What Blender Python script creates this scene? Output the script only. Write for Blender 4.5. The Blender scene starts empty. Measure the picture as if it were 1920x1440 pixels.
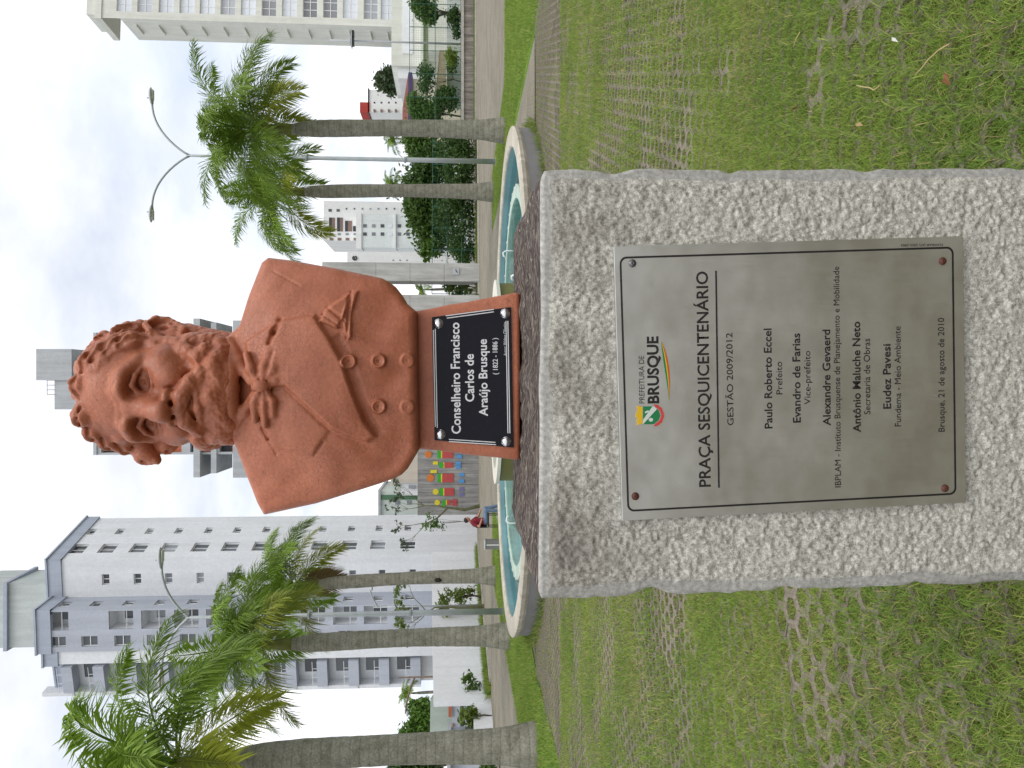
import bpy, bmesh, math, random
import numpy as np
from mathutils import Vector, Matrix, Euler

# ------------------------------------------------------------------ camera, sky, sun, exposure
SC = bpy.context.scene
COL = SC.collection
F_PX, CX, CY, HORIZON = 1450.0, 720.0, 960.0, 862.0      # upright picture, 1440 x 1920
CAM_H = 1.55
PITCH = math.atan((CY - HORIZON) / F_PX)
SP, CP = math.sin(PITCH), math.cos(PITCH)

cam = bpy.data.cameras.new('camera')
cam.sensor_fit = 'HORIZONTAL'
cam.sensor_width = 36.0
cam.lens = F_PX / 1920.0 * 36.0
cam.clip_start = 0.05
cam.clip_end = 3000.0
camo = bpy.data.objects.new('camera', cam)
COL.objects.link(camo)
_r, _f, _u = Vector((1, 0, 0)), Vector((0, CP, -SP)), Vector((0, SP, CP))
_m = Matrix(((-_u.x, _r.x, -_f.x), (-_u.y, _r.y, -_f.y), (-_u.z, _r.z, -_f.z)))   # held on its side: image left is up
camo.matrix_world = Matrix.Translation((0, 0, CAM_H)) @ _m.to_4x4()
SC.camera = camo

SUN_EL, SUN_AZ = math.radians(62), math.radians(150)      # azimuth from +Y clockwise: high, behind the camera, a little right
world = bpy.data.worlds.new('World')
SC.world = world
world.use_nodes = True
_nt = world.node_tree
_nt.nodes.clear()
def _wn(t, **k):
    n = _nt.nodes.new(t)
    for a, b in k.items():
        setattr(n, a, b)
    return n
_out = _wn('ShaderNodeOutputWorld')
_bg = _wn('ShaderNodeBackground')
_sky = _wn('ShaderNodeTexSky', sky_type='NISHITA')
_sky.sun_disc = False
_sky.sun_elevation = SUN_EL
_sky.sun_rotation = SUN_AZ
_sky.air_density = 1.0
_sky.dust_density = 2.0
_sc = _wn('ShaderNodeVectorMath', operation='SCALE')
_sc.inputs['Scale'].default_value = 0.10
_nt.links.new(_sky.outputs[0], _sc.inputs[0])
_tc = _wn('ShaderNodeTexCoord')
_sep = _wn('ShaderNodeSeparateXYZ')
_nt.links.new(_tc.outputs['Generated'], _sep.inputs[0])
def _wm(op, a, b=None):
    n = _wn('ShaderNodeMath', operation=op)
    for i, x in enumerate((a, b)):
        if x is None:
            continue
        if isinstance(x, (int, float)):
            n.inputs[i].default_value = x
        else:
            _nt.links.new(x, n.inputs[i])
    return n.outputs[0]
# cloud layer: direction projected on a high flat deck so clouds flatten towards the horizon
_den = _wm('ADD', _wm('MAXIMUM', _sep.outputs[2], 0.0), 0.24)
_cx, _cy = _wm('DIVIDE', _sep.outputs[0], _den), _wm('DIVIDE', _sep.outputs[1], _den)
_cmb = _wn('ShaderNodeCombineXYZ')
_nt.links.new(_cx, _cmb.inputs[0]); _nt.links.new(_cy, _cmb.inputs[1]); _cmb.inputs[2].default_value = 4.81
_n1 = _wn('ShaderNodeTexNoise'); _n1.inputs['Scale'].default_value = 1.15; _n1.inputs['Detail'].default_value = 7; _n1.inputs['Roughness'].default_value = 0.55
_nt.links.new(_cmb.outputs[0], _n1.inputs['Vector'])
_cmb2 = _wn('ShaderNodeCombineXYZ')
_nt.links.new(_cx, _cmb2.inputs[0]); _nt.links.new(_cy, _cmb2.inputs[1]); _cmb2.inputs[2].default_value = 9.7
_n2 = _wn('ShaderNodeTexNoise'); _n2.inputs['Scale'].default_value = 0.9; _n2.inputs['Detail'].default_value = 6; _n2.inputs['Roughness'].default_value = 0.5
_nt.links.new(_cmb2.outputs[0], _n2.inputs['Vector'])
_r1 = _wn('ShaderNodeValToRGB')            # cloud brightness: grey-blue undersides to white
_r1.color_ramp.elements[0].position = 0.30; _r1.color_ramp.elements[0].color = (0.62, 0.70, 0.85, 1)
_r1.color_ramp.elements[1].position = 0.56; _r1.color_ramp.elements[1].color = (1.20, 1.20, 1.21, 1)
_e = _r1.color_ramp.elements.new(0.43); _e.color = (0.83, 0.88, 0.98, 1)
_nt.links.new(_n1.outputs[0], _r1.inputs[0])
_r2 = _wn('ShaderNodeValToRGB')            # cover: almost closed, thin gaps
_r2.color_ramp.elements[0].position = 0.33; _r2.color_ramp.elements[0].color = (0.55, 0.55, 0.55, 1)
_r2.color_ramp.elements[1].position = 0.52; _r2.color_ramp.elements[1].color = (1, 1, 1, 1)
_nt.links.new(_n2.outputs[0], _r2.inputs[0])
_mix = _wn('ShaderNodeMix', data_type='RGBA')
_nt.links.new(_r2.outputs[0], _mix.inputs['Factor'])
_nt.links.new(_sc.outputs[0], _mix.inputs['A'])
_nt.links.new(_r1.outputs[0], _mix.inputs['B'])
_nt.links.new(_mix.outputs['Result'], _bg.inputs['Color'])
_bg.inputs['Strength'].default_value = 1.0
_nt.links.new(_bg.outputs[0], _out.inputs[0])

sun = bpy.data.lights.new('sun', 'SUN')
sun.energy = 1.3
sun.angle = math.radians(28)
sun.color = (1.0, 0.97, 0.92)
suno = bpy.data.objects.new('sun', sun)
COL.objects.link(suno)
_sd = Vector((math.sin(SUN_AZ) * math.cos(SUN_EL), math.cos(SUN_AZ) * math.cos(SUN_EL), math.sin(SUN_EL)))
suno.rotation_euler = (-_sd).to_track_quat('-Z', 'Y').to_euler()

SC.view_settings.view_transform = 'Standard'
SC.view_settings.look = 'None'
SC.view_settings.gamma = 1.0
SC.view_settings.use_curve_mapping = False
SC.view_settings.exposure = 0.25
SC.render.engine = 'CYCLES'
SC.cycles.max_bounces = 6
SC.cycles.use_denoising = True
random.seed(7)
RNG = np.random.default_rng(7)

# ------------------------------------------------------------------ helpers
def pw(u, v, Y):
    """point of the world at depth Y seen at (u, v) of the upright picture"""
    a, b = (u - CX) / F_PX, (v - CY) / F_PX
    dx, dy, dz = a, CP - b * SP, -SP - b * CP
    t = Y / dy
    return Vector((dx * t, Y, CAM_H + dz * t))
def gp(u, v, z=0.0):
    """point of the horizontal plane z seen at (u, v)"""
    a, b = (u - CX) / F_PX, (v - CY) / F_PX
    dx, dy, dz = a, CP - b * SP, -SP - b * CP
    t = (z - CAM_H) / dz
    return Vector((dx * t, dy * t, z))

def tag(o, label=None, cat=None, group=None, kind=None):
    if label: o['label'] = label
    if cat: o['category'] = cat
    if group: o['group'] = group
    if kind: o['kind'] = kind
    return o
def empty(name, loc=(0, 0, 0), rz=0.0, label=None, cat=None, group=None):
    o = bpy.data.objects.new(name, None)
    COL.objects.link(o)
    o.location = loc
    o.rotation_euler = (0, 0, rz)
    return tag(o, label, cat, group)
def link(name, me, mat=None, parent=None, loc=None, rot=None, smooth=False):
    o = bpy.data.objects.new(name, me)
    COL.objects.link(o)
    if mat is not None and not me.materials:
        me.materials.append(mat)
    if parent is not None:
        o.parent = parent
    if loc is not None:
        o.location = loc
    if rot is not None:
        o.rotation_euler = rot
    if smooth and len(me.polygons):
        me.polygons.foreach_set('use_smooth', np.ones(len(me.polygons), bool))
    return o
def np_mesh(name, V, Fc):
    """mesh from numpy arrays: V (n,3), Fc (m,k) all with the same k"""
    V = np.asarray(V, np.float32); Fc = np.asarray(Fc, np.int32)
    me = bpy.data.meshes.new(name)
    m, k = Fc.shape
    me.vertices.add(len(V)); me.vertices.foreach_set('co', V.ravel())
    me.loops.add(m * k); me.loops.foreach_set('vertex_index', Fc.ravel())
    me.polygons.add(m)
    me.polygons.foreach_set('loop_start', np.arange(0, m * k, k, dtype=np.int32))
    me.polygons.foreach_set('loop_total', np.full(m, k, np.int32))
    me.update(calc_edges=True)
    return me

class MB:
    """collects boxes, prisms, tubes, lathes; build() links them as one mesh object"""
    def __init__(self):
        self.v, self.f = [], []
    def add(self, vs, fs):
        n = len(self.v)
        self.v += [tuple(x) for x in vs]
        self.f += [tuple(i + n for i in f) for f in fs]
        return self
    def box(self, x0, x1, y0, y1, z0, z1):
        vs = [(x0, y0, z0), (x1, y0, z0), (x1, y1, z0), (x0, y1, z0), (x0, y0, z1), (x1, y0, z1), (x1, y1, z1), (x0, y1, z1)]
        return self.add(vs, [(3, 2, 1, 0), (4, 5, 6, 7), (0, 1, 5, 4), (1, 2, 6, 5), (2, 3, 7, 6), (3, 0, 4, 7)])
    def prism(self, poly, z0, z1):
        """poly: ccw list of (x, y)"""
        n = len(poly)
        vs = [(x, y, z0) for x, y in poly] + [(x, y, z1) for x, y in poly]
        fs = [tuple(range(n - 1, -1, -1)), tuple(range(n, 2 * n))] + [(i, (i + 1) % n, n + (i + 1) % n, n + i) for i in range(n)]
        return self.add(vs, fs)
    def quad(self, a, b, c, d):
        return self.add([a, b, c, d], [(0, 1, 2, 3)])
    def tube(self, pts, rad, n=8, cap=True):
        pts = [Vector(p) for p in pts]
        if not hasattr(rad, '__len__'): rad = [rad] * len(pts)
        vs, fs = [], []
        ref = None
        for i, p in enumerate(pts):
            t = (pts[min(i + 1, len(pts) - 1)] - pts[max(i - 1, 0)]).normalized()
            if ref is None:
                ref = t.orthogonal().normalized()
            a = (ref - t * ref.dot(t))
            a = a.normalized() if a.length > 1e-6 else t.orthogonal().normalized()
            ref = a
            b = t.cross(a)
            for k in range(n):
                w = 2 * math.pi * k / n
                vs.append(p + (a * math.cos(w) + b * math.sin(w)) * rad[i])
        for i in range(len(pts) - 1):
            for k in range(n):
                fs.append((i * n + k, i * n + (k + 1) % n, (i + 1) * n + (k + 1) % n, (i + 1) * n + k))
        if cap:
            fs.append(tuple(range(n - 1, -1, -1)))
            m = (len(pts) - 1) * n
            fs.append(tuple(range(m, m + n)))
        return self.add(vs, fs)
    def lathe(self, prof, n=24, c=(0, 0, 0), closed=False):
        """prof: list of (r, z) revolved about the vertical axis through c"""
        vs, fs = [], []
        for r, z in prof:
            for k in range(n):
                w = 2 * math.pi * k / n
                vs.append((c[0] + r * math.cos(w), c[1] + r * math.sin(w), c[2] + z))
        m = len(prof)
        for i in range(m if closed else m - 1):
            j = (i + 1) % m
            for k in range(n):
                fs.append((i * n + k, i * n + (k + 1) % n, j * n + (k + 1) % n, j * n + k))
        if not closed:
            if prof[0][0] > 1e-6: fs.append(tuple(range(n - 1, -1, -1)))
            if prof[-1][0] > 1e-6: fs.append(tuple(range((m - 1) * n, m * n)))
        return self.add(vs, fs)
    def mesh(self, name):
        me = bpy.data.meshes.new(name)
        me.from_pydata(self.v, [], self.f)
        me.update()
        return me
    def build(self, name, mat, parent=None, loc=None, rot=None, smooth=False, bevel=0.0):
        o = link(name, self.mesh(name), mat, parent, loc, rot, smooth)
        if bevel:
            b = o.modifiers.new('bevel', 'BEVEL'); b.width = bevel; b.segments = 2; b.limit_method = 'ANGLE'
        return o

# ------------------------------------------------------------------ materials
class NT:
    def __init__(self, name):
        self.m = bpy.data.materials.new(name)
        self.m.use_nodes = True
        self.t = self.m.node_tree
        self.b = self.t.nodes['Principled BSDF']
        self.o = self.t.nodes['Material Output']
        self.tc = None
    def n(self, t, **k):
        x = self.t.nodes.new(t)
        for a, b in k.items(): setattr(x, a, b)
        return x
    def put(self, sock, val):
        if isinstance(val, bpy.types.NodeSocket): self.t.links.new(val, sock)
        elif isinstance(val, (tuple, list)) and len(val) == 3 and sock.type == 'RGBA': sock.default_value = (*val, 1)
        else: sock.default_value = val
    def co(self, kind='Object'):
        if self.tc is None: self.tc = self.n('ShaderNodeTexCoord')
        return self.tc.outputs[kind]
    def mapped(self, scale=(1, 1, 1), kind='Object', loc=(0, 0, 0), rot=(0, 0, 0)):
        x = self.n('ShaderNodeMapping')
        self.put(x.inputs[0], self.co(kind)); x.inputs['Scale'].default_value = scale; x.inputs['Location'].default_value = loc; x.inputs['Rotation'].default_value = rot
        return x.outputs[0]
    def noise(self, scale, detail=4, rough=0.55, vec=None, dist=0.0):
        x = self.n('ShaderNodeTexNoise')
        self.put(x.inputs['Vector'], vec if vec is not None else self.co())
        x.inputs['Scale'].default_value = scale; x.inputs['Detail'].default_value = detail; x.inputs['Roughness'].default_value = rough; x.inputs['Distortion'].default_value = dist
        return x.outputs[0]
    def voro(self, scale, feature='F1', out='Distance', vec=None, rnd=1.0):
        x = self.n('ShaderNodeTexVoronoi', feature=feature)
        self.put(x.inputs['Vector'], vec if vec is not None else self.co())
        x.inputs['Scale'].default_value = scale; x.inputs['Randomness'].default_value = rnd
        return x.outputs[out]
    def ramp(self, fac, stops):
        x = self.n('ShaderNodeValToRGB')
        self.put(x.inputs[0], fac)
        e = x.color_ramp.elements
        while len(e) < len(stops): e.new(0.5)
        for i, (p, c) in enumerate(stops):
            e[i].position = p
            e[i].color = (c, c, c, 1) if isinstance(c, (int, float)) else (*c, 1)
        return x.outputs[0]
    def mix(self, fac, a, b, mode='MIX'):
        x = self.n('ShaderNodeMix', data_type='RGBA', blend_type=mode)
        self.put(x.inputs['Factor'], fac); self.put(x.inputs['A'], a); self.put(x.inputs['B'], b)
        return x.outputs['Result']
    def math(self, op, a, b=0.0):
        x = self.n('ShaderNodeMath', operation=op)
        self.put(x.inputs[0], a); self.put(x.inputs[1], b)
        return x.outputs[0]
    def bump(self, h, strength=0.3, dist=0.01, nrm=None):
        x = self.n('ShaderNodeBump')
        self.put(x.inputs['Height'], h); x.inputs['Strength'].default_value = strength; x.inputs['Distance'].default_value = dist
        if nrm is not None: self.put(x.inputs['Normal'], nrm)
        return x.outputs[0]
    def done(self, color=None, rough=None, metal=None, normal=None, spec=None):
        if color is not None: self.put(self.b.inputs['Base Color'], color)
        if rough is not None: self.put(self.b.inputs['Roughness'], rough)
        if metal is not None: self.put(self.b.inputs['Metallic'], metal)
        if normal is not None: self.put(self.b.inputs['Normal'], normal)
        if spec is not None: self.b.inputs['Specular IOR Level'].default_value = spec
        return self.m
_mats = {}
def plain(name, col, rough=0.7, var=0.12, scale=3.0, metal=0.0, bump=0.0, spec=0.4):
    """a painted or plain surface with slight mottling"""
    if name in _mats: return _mats[name]
    t = NT(name)
    n = t.noise(scale, 5, 0.6)
    f = t.ramp(n, [(0.3, 1 - var), (0.7, 1 + var * 0.5)])
    c = t.mix(1.0, col, f, 'MULTIPLY')
    nm = t.bump(t.noise(scale * 12, 3), bump, 0.01) if bump else None
    _mats[name] = t.done(c, rough, metal, nm, spec)
    return _mats[name]
# ------------------------------------------------------------------ signed-distance sculpting
class Grid:
    def __init__(self, lo, hi, h):
        self.lo = np.array(lo, np.float32); self.h = h
        self.n = np.ceil((np.array(hi) - self.lo) / h).astype(int) + 1
        self.D = np.full(tuple(self.n), 9e3, np.float32)
        self.ax = [(self.lo[i] + h * np.arange(self.n[i])).astype(np.float32) for i in range(3)]
    def sub(self, lo, hi, pad):
        s = []
        for i in range(3):
            a = int(max(0, math.floor((lo[i] - pad - self.lo[i]) / self.h)))
            b = int(min(self.n[i], math.ceil((hi[i] + pad - self.lo[i]) / self.h) + 1))
            s.append(slice(a, max(a + 1, b)))
        X = self.ax[0][s[0]][:, None, None]; Y = self.ax[1][s[1]][None, :, None]; Z = self.ax[2][s[2]][None, None, :]
        return tuple(s), X, Y, Z
    def apply(self, s, d, mode, k):
        A = self.D[s]
        if mode == 'add':
            if k > 0:
                h = np.maximum(k - np.abs(A - d), 0) / k
                R = np.minimum(A, d) - h * h * k * 0.25
            else: R = np.minimum(A, d)
        else:
            d = -d
            if k > 0:
                h = np.maximum(k - np.abs(A - d), 0) / k
                R = np.maximum(A, d) + h * h * k * 0.25
            else: R = np.maximum(A, d)
        self.D[s] = R
    def ell(self, c, r, mode='add', k=0.0, rot=None):
        c = np.array(c, float); r = np.array(r, float)
        m = max(r) if rot is not None else None
        ext = np.array([m] * 3) if m else r
        s, X, Y, Z = self.sub(c - ext, c + ext, k * 1.2 + 3 * self.h)
        x, y, z = X - c[0], Y - c[1], Z - c[2]
        if rot is not None:
            R = np.array(Euler(rot).to_matrix())
            x, y, z = (R[0, 0] * x + R[1, 0] * y + R[2, 0] * z, R[0, 1] * x + R[1, 1] * y + R[2, 1] * z, R[0, 2] * x + R[1, 2] * y + R[2, 2] * z)
        k0 = np.sqrt((x / r[0]) ** 2 + (y / r[1]) ** 2 + (z / r[2]) ** 2)
        k1 = np.sqrt((x / r[0] ** 2) ** 2 + (y / r[1] ** 2) ** 2 + (z / r[2] ** 2) ** 2)
        self.apply(s, (k0 * (k0 - 1) / np.maximum(k1, 1e-9)).astype(np.float32), mode, k)
    def cap(self, a, b, ra, rb=None, mode='add', k=0.0, flat=None):
        rb = ra if rb is None else rb
        a = np.array(a, float); b = np.array(b, float)
        m = max(ra, rb)
        s, X, Y, Z = self.sub(np.minimum(a, b) - m, np.maximum(a, b) + m, k * 1.2 + 3 * self.h)
        ab = b - a; L2 = max(float(ab @ ab), 1e-9)
        t = np.clip(((X - a[0]) * ab[0] + (Y - a[1]) * ab[1] + (Z - a[2]) * ab[2]) / L2, 0, 1)
        d = np.sqrt((X - a[0] - t * ab[0]) ** 2 + (Y - a[1] - t * ab[1]) ** 2 + (Z - a[2] - t * ab[2]) ** 2) - (ra + (rb - ra) * t)
        self.apply(s, d.astype(np.float32), mode, k)
    def chain(self, pts, rad, mode='add', k=0.0):
        if not hasattr(rad, '__len__'): rad = [rad] * len(pts)
        for i in range(len(pts) - 1):
            self.cap(pts[i], pts[i + 1], rad[i], rad[i + 1], mode, k)
    def mesh(self):
        """surface nets"""
        D = self.D; I = D < 0
        n = np.array(D.shape)
        C = np.zeros(tuple(n - 1), np.uint8)
        for i in (0, 1):
            for j in (0, 1):
                for k in (0, 1):
                    C += I[i:n[0] - 1 + i, j:n[1] - 1 + j, k:n[2] - 1 + k]
        act = (C > 0) & (C < 8)
        idx = np.full(act.shape, -1, np.int32)
        P = np.argwhere(act)
        idx[act] = np.arange(len(P), dtype=np.int32)
        acc = np.zeros((len(P), 3), np.float64); cnt = np.zeros(len(P))
        cor = [(i, j, k) for i in (0, 1) for j in (0, 1) for k in (0, 1)]
        val = {c: D[P[:, 0] + c[0], P[:, 1] + c[1], P[:, 2] + c[2]].astype(np.float64) for c in cor}
        for a in cor:
            for ax in range(3):
                if a[ax]: continue
                b = list(a); b[ax] = 1; b = tuple(b)
                va, vb = val[a], val[b]
                m = (va < 0) != (vb < 0)
                t = va[m] / (va[m] - vb[m])
                p = np.tile(np.array(a, float), (m.sum(), 1)); p[:, ax] += t
                acc[m] += p; cnt[m] += 1
        V = (P + acc / cnt[:, None]) * self.h + self.lo
        Q = []
        for ax in range(3):
            o1, o2 = (ax + 1) % 3, (ax + 2) % 3
            sl = [slice(1, -1)] * 3; sl[ax] = slice(0, -1)
            sh = [slice(1, -1)] * 3; sh[ax] = slice(1, None)
            A, B = I[tuple(sl)], I[tuple(sh)]
            E = np.argwhere(A != B)
            if not len(E): continue
            inside = A[E[:, 0], E[:, 1], E[:, 2]]
            off = np.array([1, 1, 1]); off[ax] = 0
            E = E + off
            def cell(d1, d2):
                e = E.copy(); e[:, o1] -= d1; e[:, o2] -= d2
                return idx[e[:, 0], e[:, 1], e[:, 2]]
            q = np.stack([cell(1, 1), cell(0, 1), cell(0, 0), cell(1, 0)], 1)
            q[~inside] = q[~inside][:, ::-1]
            Q.append(q)
        Q = np.concatenate(Q)
        Q = Q[(Q >= 0).all(1)]
        return V, Q

def poly_sdf(X, Z, poly):
    """signed distance to a 2-D polygon (negative inside); X, Z broadcastable"""
    P = np.array(poly, np.float32)
    d = np.full(np.broadcast(X, Z).shape, 1e9, np.float32); ins = np.zeros(d.shape, bool)
    for i in range(len(P)):
        a, b = P[i], P[(i + 1) % len(P)]
        e = b - a
        t = np.clip(((X - a[0]) * e[0] + (Z - a[1]) * e[1]) / max(float(e @ e), 1e-12), 0, 1)
        d = np.minimum(d, (X - a[0] - t * e[0]) ** 2 + (Z - a[1] - t * e[1]) ** 2)
        c = (a[1] > Z) != (b[1] > Z)
        den = (b[1] - a[1]) if abs(b[1] - a[1]) > 1e-9 else 1e-9
        ins ^= c & (X < (b[0] - a[0]) * (Z - a[1]) / den + a[0])
    d = np.sqrt(d)
    return np.where(ins, -d, d)
def sstep(x, a, b):
    t = np.clip((x - a) / (b - a), 0, 1)
    return t * t * (3 - 2 * t)

# terracotta paint
t = NT('terracotta_paint')
n1 = t.noise(9, 6, 0.6); n2 = t.noise(120, 4, 0.6); cr = t.voro(95, 'DISTANCE_TO_EDGE', vec=None)
dist = t.n('ShaderNodeVectorMath', operation='ADD')
t.put(dist.inputs[0], t.co()); wn = t.n('ShaderNodeTexNoise'); wn.inputs['Scale'].default_value = 40
t.put(wn.inputs['Vector'], t.co())
sc_ = t.n('ShaderNodeVectorMath', operation='SCALE'); t.put(sc_.inputs[0], wn.outputs['Color']); sc_.inputs['Scale'].default_value = 0.014
t.put(dist.inputs[1], sc_.outputs[0])
cr = t.voro(105, 'DISTANCE_TO_EDGE', vec=dist.outputs[0])
crk = t.ramp(cr, [(0.0, 0.0), (0.035, 1.0)])
zone = t.ramp(t.noise(7, 3), [(0.42, 1.0), (0.56, 0.0)])
crk = t.math('MAXIMUM', crk, zone)
c = t.ramp(n1, [(0.28, (0.36, 0.108, 0.052)), (0.5, (0.42, 0.136, 0.068)), (0.72, (0.475, 0.165, 0.090))])
c = t.mix(1.0, c, t.ramp(n2, [(0.3, 0.86), (0.7, 1.06)]), 'MULTIPLY')
c = t.mix(1.0, c, t.ramp(t.noise(3.1, 5, 0.65), [(0.32, 0.80), (0.68, 1.10)]), 'MULTIPLY')
c = t.mix(t.math('MULTIPLY', t.math('SUBTRACT', 1.0, crk), 0.45), c, (0.13, 0.035, 0.02))
scf = t.ramp(t.noise(38, 5, 0.75, t.mapped((1.0, 1.0, 0.25))), [(0.70, 0.0), (0.78, 0.55)])
c = t.mix(t.math('MULTIPLY', scf, t.ramp(t.noise(5, 3, vec=t.mapped((1, 1, 1), loc=(3, 1, 7))), [(0.52, 0.0), (0.62, 1.0)])), c, (0.52, 0.30, 0.22))
grm = t.ramp(t.noise(16, 6, 0.7, t.mapped((1, 1, 0.35), loc=(5, 2, 1))), [(0.55, 0.0), (0.75, 0.45)])
c = t.mix(grm, c, (0.25, 0.065, 0.032))
nb = t.bump(n2, 0.28, 0.004)
nb = t.bump(t.noise(420, 2), 0.12, 0.0015, nb)
nb = t.bump(crk, 0.35, 0.002, nb)
M_TERRA = t.done(c, t.ramp(n1, [(0.3, 0.40), (0.7, 0.55)]), normal=nb, spec=0.45)

# ---- head, in its own frame: x to the viewer's right, y to the face, z up, unit 1.1 mm
U = 0.0011
def make_head():
    g = Grid((-155, -165, -250), (155, 165, 195), 1.75)
    E, Cc, CH = g.ell, g.cap, g.chain
    rr = random.Random(3)
    E((0, -22, 30), (100, 122, 106))                                    # cranium
    E((0, 14, -45), (88, 86, 108), k=30)                                # face mass
    E((0, 34, 60), (82, 62, 64), k=30)                                  # forehead
    Cc((0, -24, -70), (4, -30, -248), 70, 84, k=36)                     # neck
    for _s in (-1, 1): Cc((_s * 84, -32, -56), (_s * 64, -24, -165), 26, 24, k=22)
    E((0, -58, -64), (82, 60, 66), k=30)                                # hair on the nape
    E((0, 24, -112), (94, 78, 60), k=28)                                # jaw under the beard
    for sx in (-1, 1):
        E((sx * 62, 58, -42), (28, 28, 24), k=40)                       # cheekbones
        CH([(sx * 10, 97, 18), (sx * 34, 101, 27), (sx * 56, 90, 25), (sx * 76, 66, 8)], [11, 11, 10, 7], k=20)   # brow ridges
        E((sx * 39, 111, -4), (34, 36, 26), 'cut', 12)                  # eye sockets
        E((sx * 22, 110, -4), (14, 20, 15), 'cut', 10)
        E((sx * 39, 66, -5), (25, 20, 22), k=2)                         # eyeballs
        CH([(sx * 12, 82, -9), (sx * 23, 92, 5), (sx * 39, 96, 12), (sx * 55, 89, 6), (sx * 69, 72, -8)], [2.8, 4.0, 4.6, 4.2, 3], k=2)  # upper lids
        CH([(sx * 16, 84, 14), (sx * 39, 88, 27), (sx * 60, 80, 17)], [2, 4, 3], k=8)                                                     # fold above
        CH([(sx * 12, 82, -10), (sx * 25, 89, -20), (sx * 40, 91, -24), (sx * 56, 84, -20), (sx * 69, 71, -9)], [2.4, 3.2, 3.4, 3.2, 2.4], k=2)  # lower lids
        E((sx * 38, 88, -5), (7.5, 7, 8), 'cut', 1.5)                   # drilled pupils
        E((sx * 37, 80.5, -4), (3.4, 4, 3.4), k=1)
        CH([(sx * 24, 104, -54), (sx * 40, 98, -70), (sx * 54, 84, -92)], [4, 6, 4], 'cut', 12)   # folds beside the nose
        E((sx * 46, 84, -58), (20, 16, 20), k=18)
    CH([(0, 96, 22), (0, 104, -8), (0, 118, -32), (0, 126, -47)], [12, 13, 16, 18], k=14)   # nose
    E((0, 88, -20), (21, 24, 42), k=16)
    E((0, 127, -48), (19, 15, 15), k=6)
    for sx in (-1, 1):
        E((sx * 22, 107, -55), (15, 17, 12), k=6)
        CH([(sx * 33, 104, -50), (sx * 34, 100, -62)], [3, 3], 'cut', 6)
        E((sx * 11, 117, -68), (8.5, 12, 9), 'cut', 3)
    # mouth and moustache
    E((0, 96, -100), (42, 22, 28), k=18)
    for sx in (-1, 1):
        CH([(sx * 5, 117, -78), (sx * 24, 115, -84), (sx * 46, 102, -100), (sx * 60, 84, -124)], [8, 11, 10, 6], k=14)
    CH([(-26, 109, -103), (0, 118, -100), (26, 109, -103)], [4, 5.5, 4], 'cut', 4)
    CH([(-20, 108, -111), (0, 114, -112), (20, 108, -111)], [6, 8.5, 6], k=5)
    CH([(-18, 112, -125), (18, 112, -125)], 6, 'cut', 10)
    # beard: broad rounded mass with small lumpy locks
    E((0, 72, -142), (58, 42, 34), k=24)
    def jaw(a, z, out=0.0):
        w = np.clip((z + 112) / 66.0, -1, 1)
        R = 1.0 if z > -112 else math.sqrt(max(0.05, 1 - min(0.94, w * w)))
        return np.array([math.sin(a) * ((95 if a > 0 else 101) * (0.35 + 0.65 * R) + out), 24 + math.cos(a) * (82 * (0.45 + 0.55 * R) + out), z])
    for i in range(170):
        a = rr.uniform(-1.8, 1.8); z = rr.uniform(-168, -70)
        if abs(a) < 0.62 and z > -124: continue
        if abs(a) < 0.95 and z > -84: continue
        p = jaw(a, z, -1); L = rr.uniform(8, 18)
        q = jaw(a + rr.uniform(-0.12, 0.12), max(-174, z - L), 0)
        CH([p, (p + q) / 2 + (rr.uniform(-3, 3), 2, 0), q], [rr.uniform(4, 7), rr.uniform(6, 9), 4], k=13)
    # ears
    for sx in (-1, 1):
        o = np.array([sx * 2.0, 4, -14]); s = 1.06
        def ep(x, y, z): return (sx * 99 + sx * (x - 99) * s + o[0], -18 + (y + 18) * s + o[1], z * s + o[2])
        E(ep(97, -18, -14), (13, 28, 42), k=6, rot=(0.1, 0, sx * 0.35))
        CH([ep(98, 4, -8), ep(106, 2, 12), ep(113, -12, 21), ep(117, -32, 13), ep(113, -38, -8), ep(106, -30, -28), ep(101, -14, -44), ep(97, -2, -42)],
           [5, 7, 7.5, 7.5, 7, 7, 9, 7], k=3)
        E(ep(114, -15, -4), (13, 15, 23), 'cut', 5)
        CH([ep(106, -22, 4), ep(108, -24, -14), ep(103, -10, -28)], [4, 5, 5], k=4)
        for i in range(15):                                             # side whiskers
            z = 4 - i * 7
            CH([(sx * (94 + rr.uniform(-3, 4)), 24 + rr.uniform(-12, 10), z), (sx * (94 + rr.uniform(-3, 4)), 26 + rr.uniform(-12, 10), z - 15)], [rr.uniform(5, 8), 5], k=9)
    # hair: thick wavy locks laid over the scalp
    def scalp(th, ph, out=0.0):
        return np.array([math.sin(th) * math.cos(ph) * (100 + out), -22 + math.cos(th) * math.cos(ph) * (121 + out), 30 + math.sin(ph) * (106 + out)])
    def onto(p, out):
        d = np.array(p, float) - np.array([0, -22, 30]); r = np.sqrt((d[0] / 100) ** 2 + (d[1] / 121) ** 2 + (d[2] / 106) ** 2)
        n = d / np.linalg.norm(d)
        return np.array([0, -22, 30]) + d / r + n * out
    def bare(p):
        return (p[1] > 4 and p[2] < 104 - 0.0105 * p[0] ** 2) or (p[1] > -10 and p[2] < 20) or (abs(p[0]) > 66 and -60 < p[1] < 14 and p[2] < 24)
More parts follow.
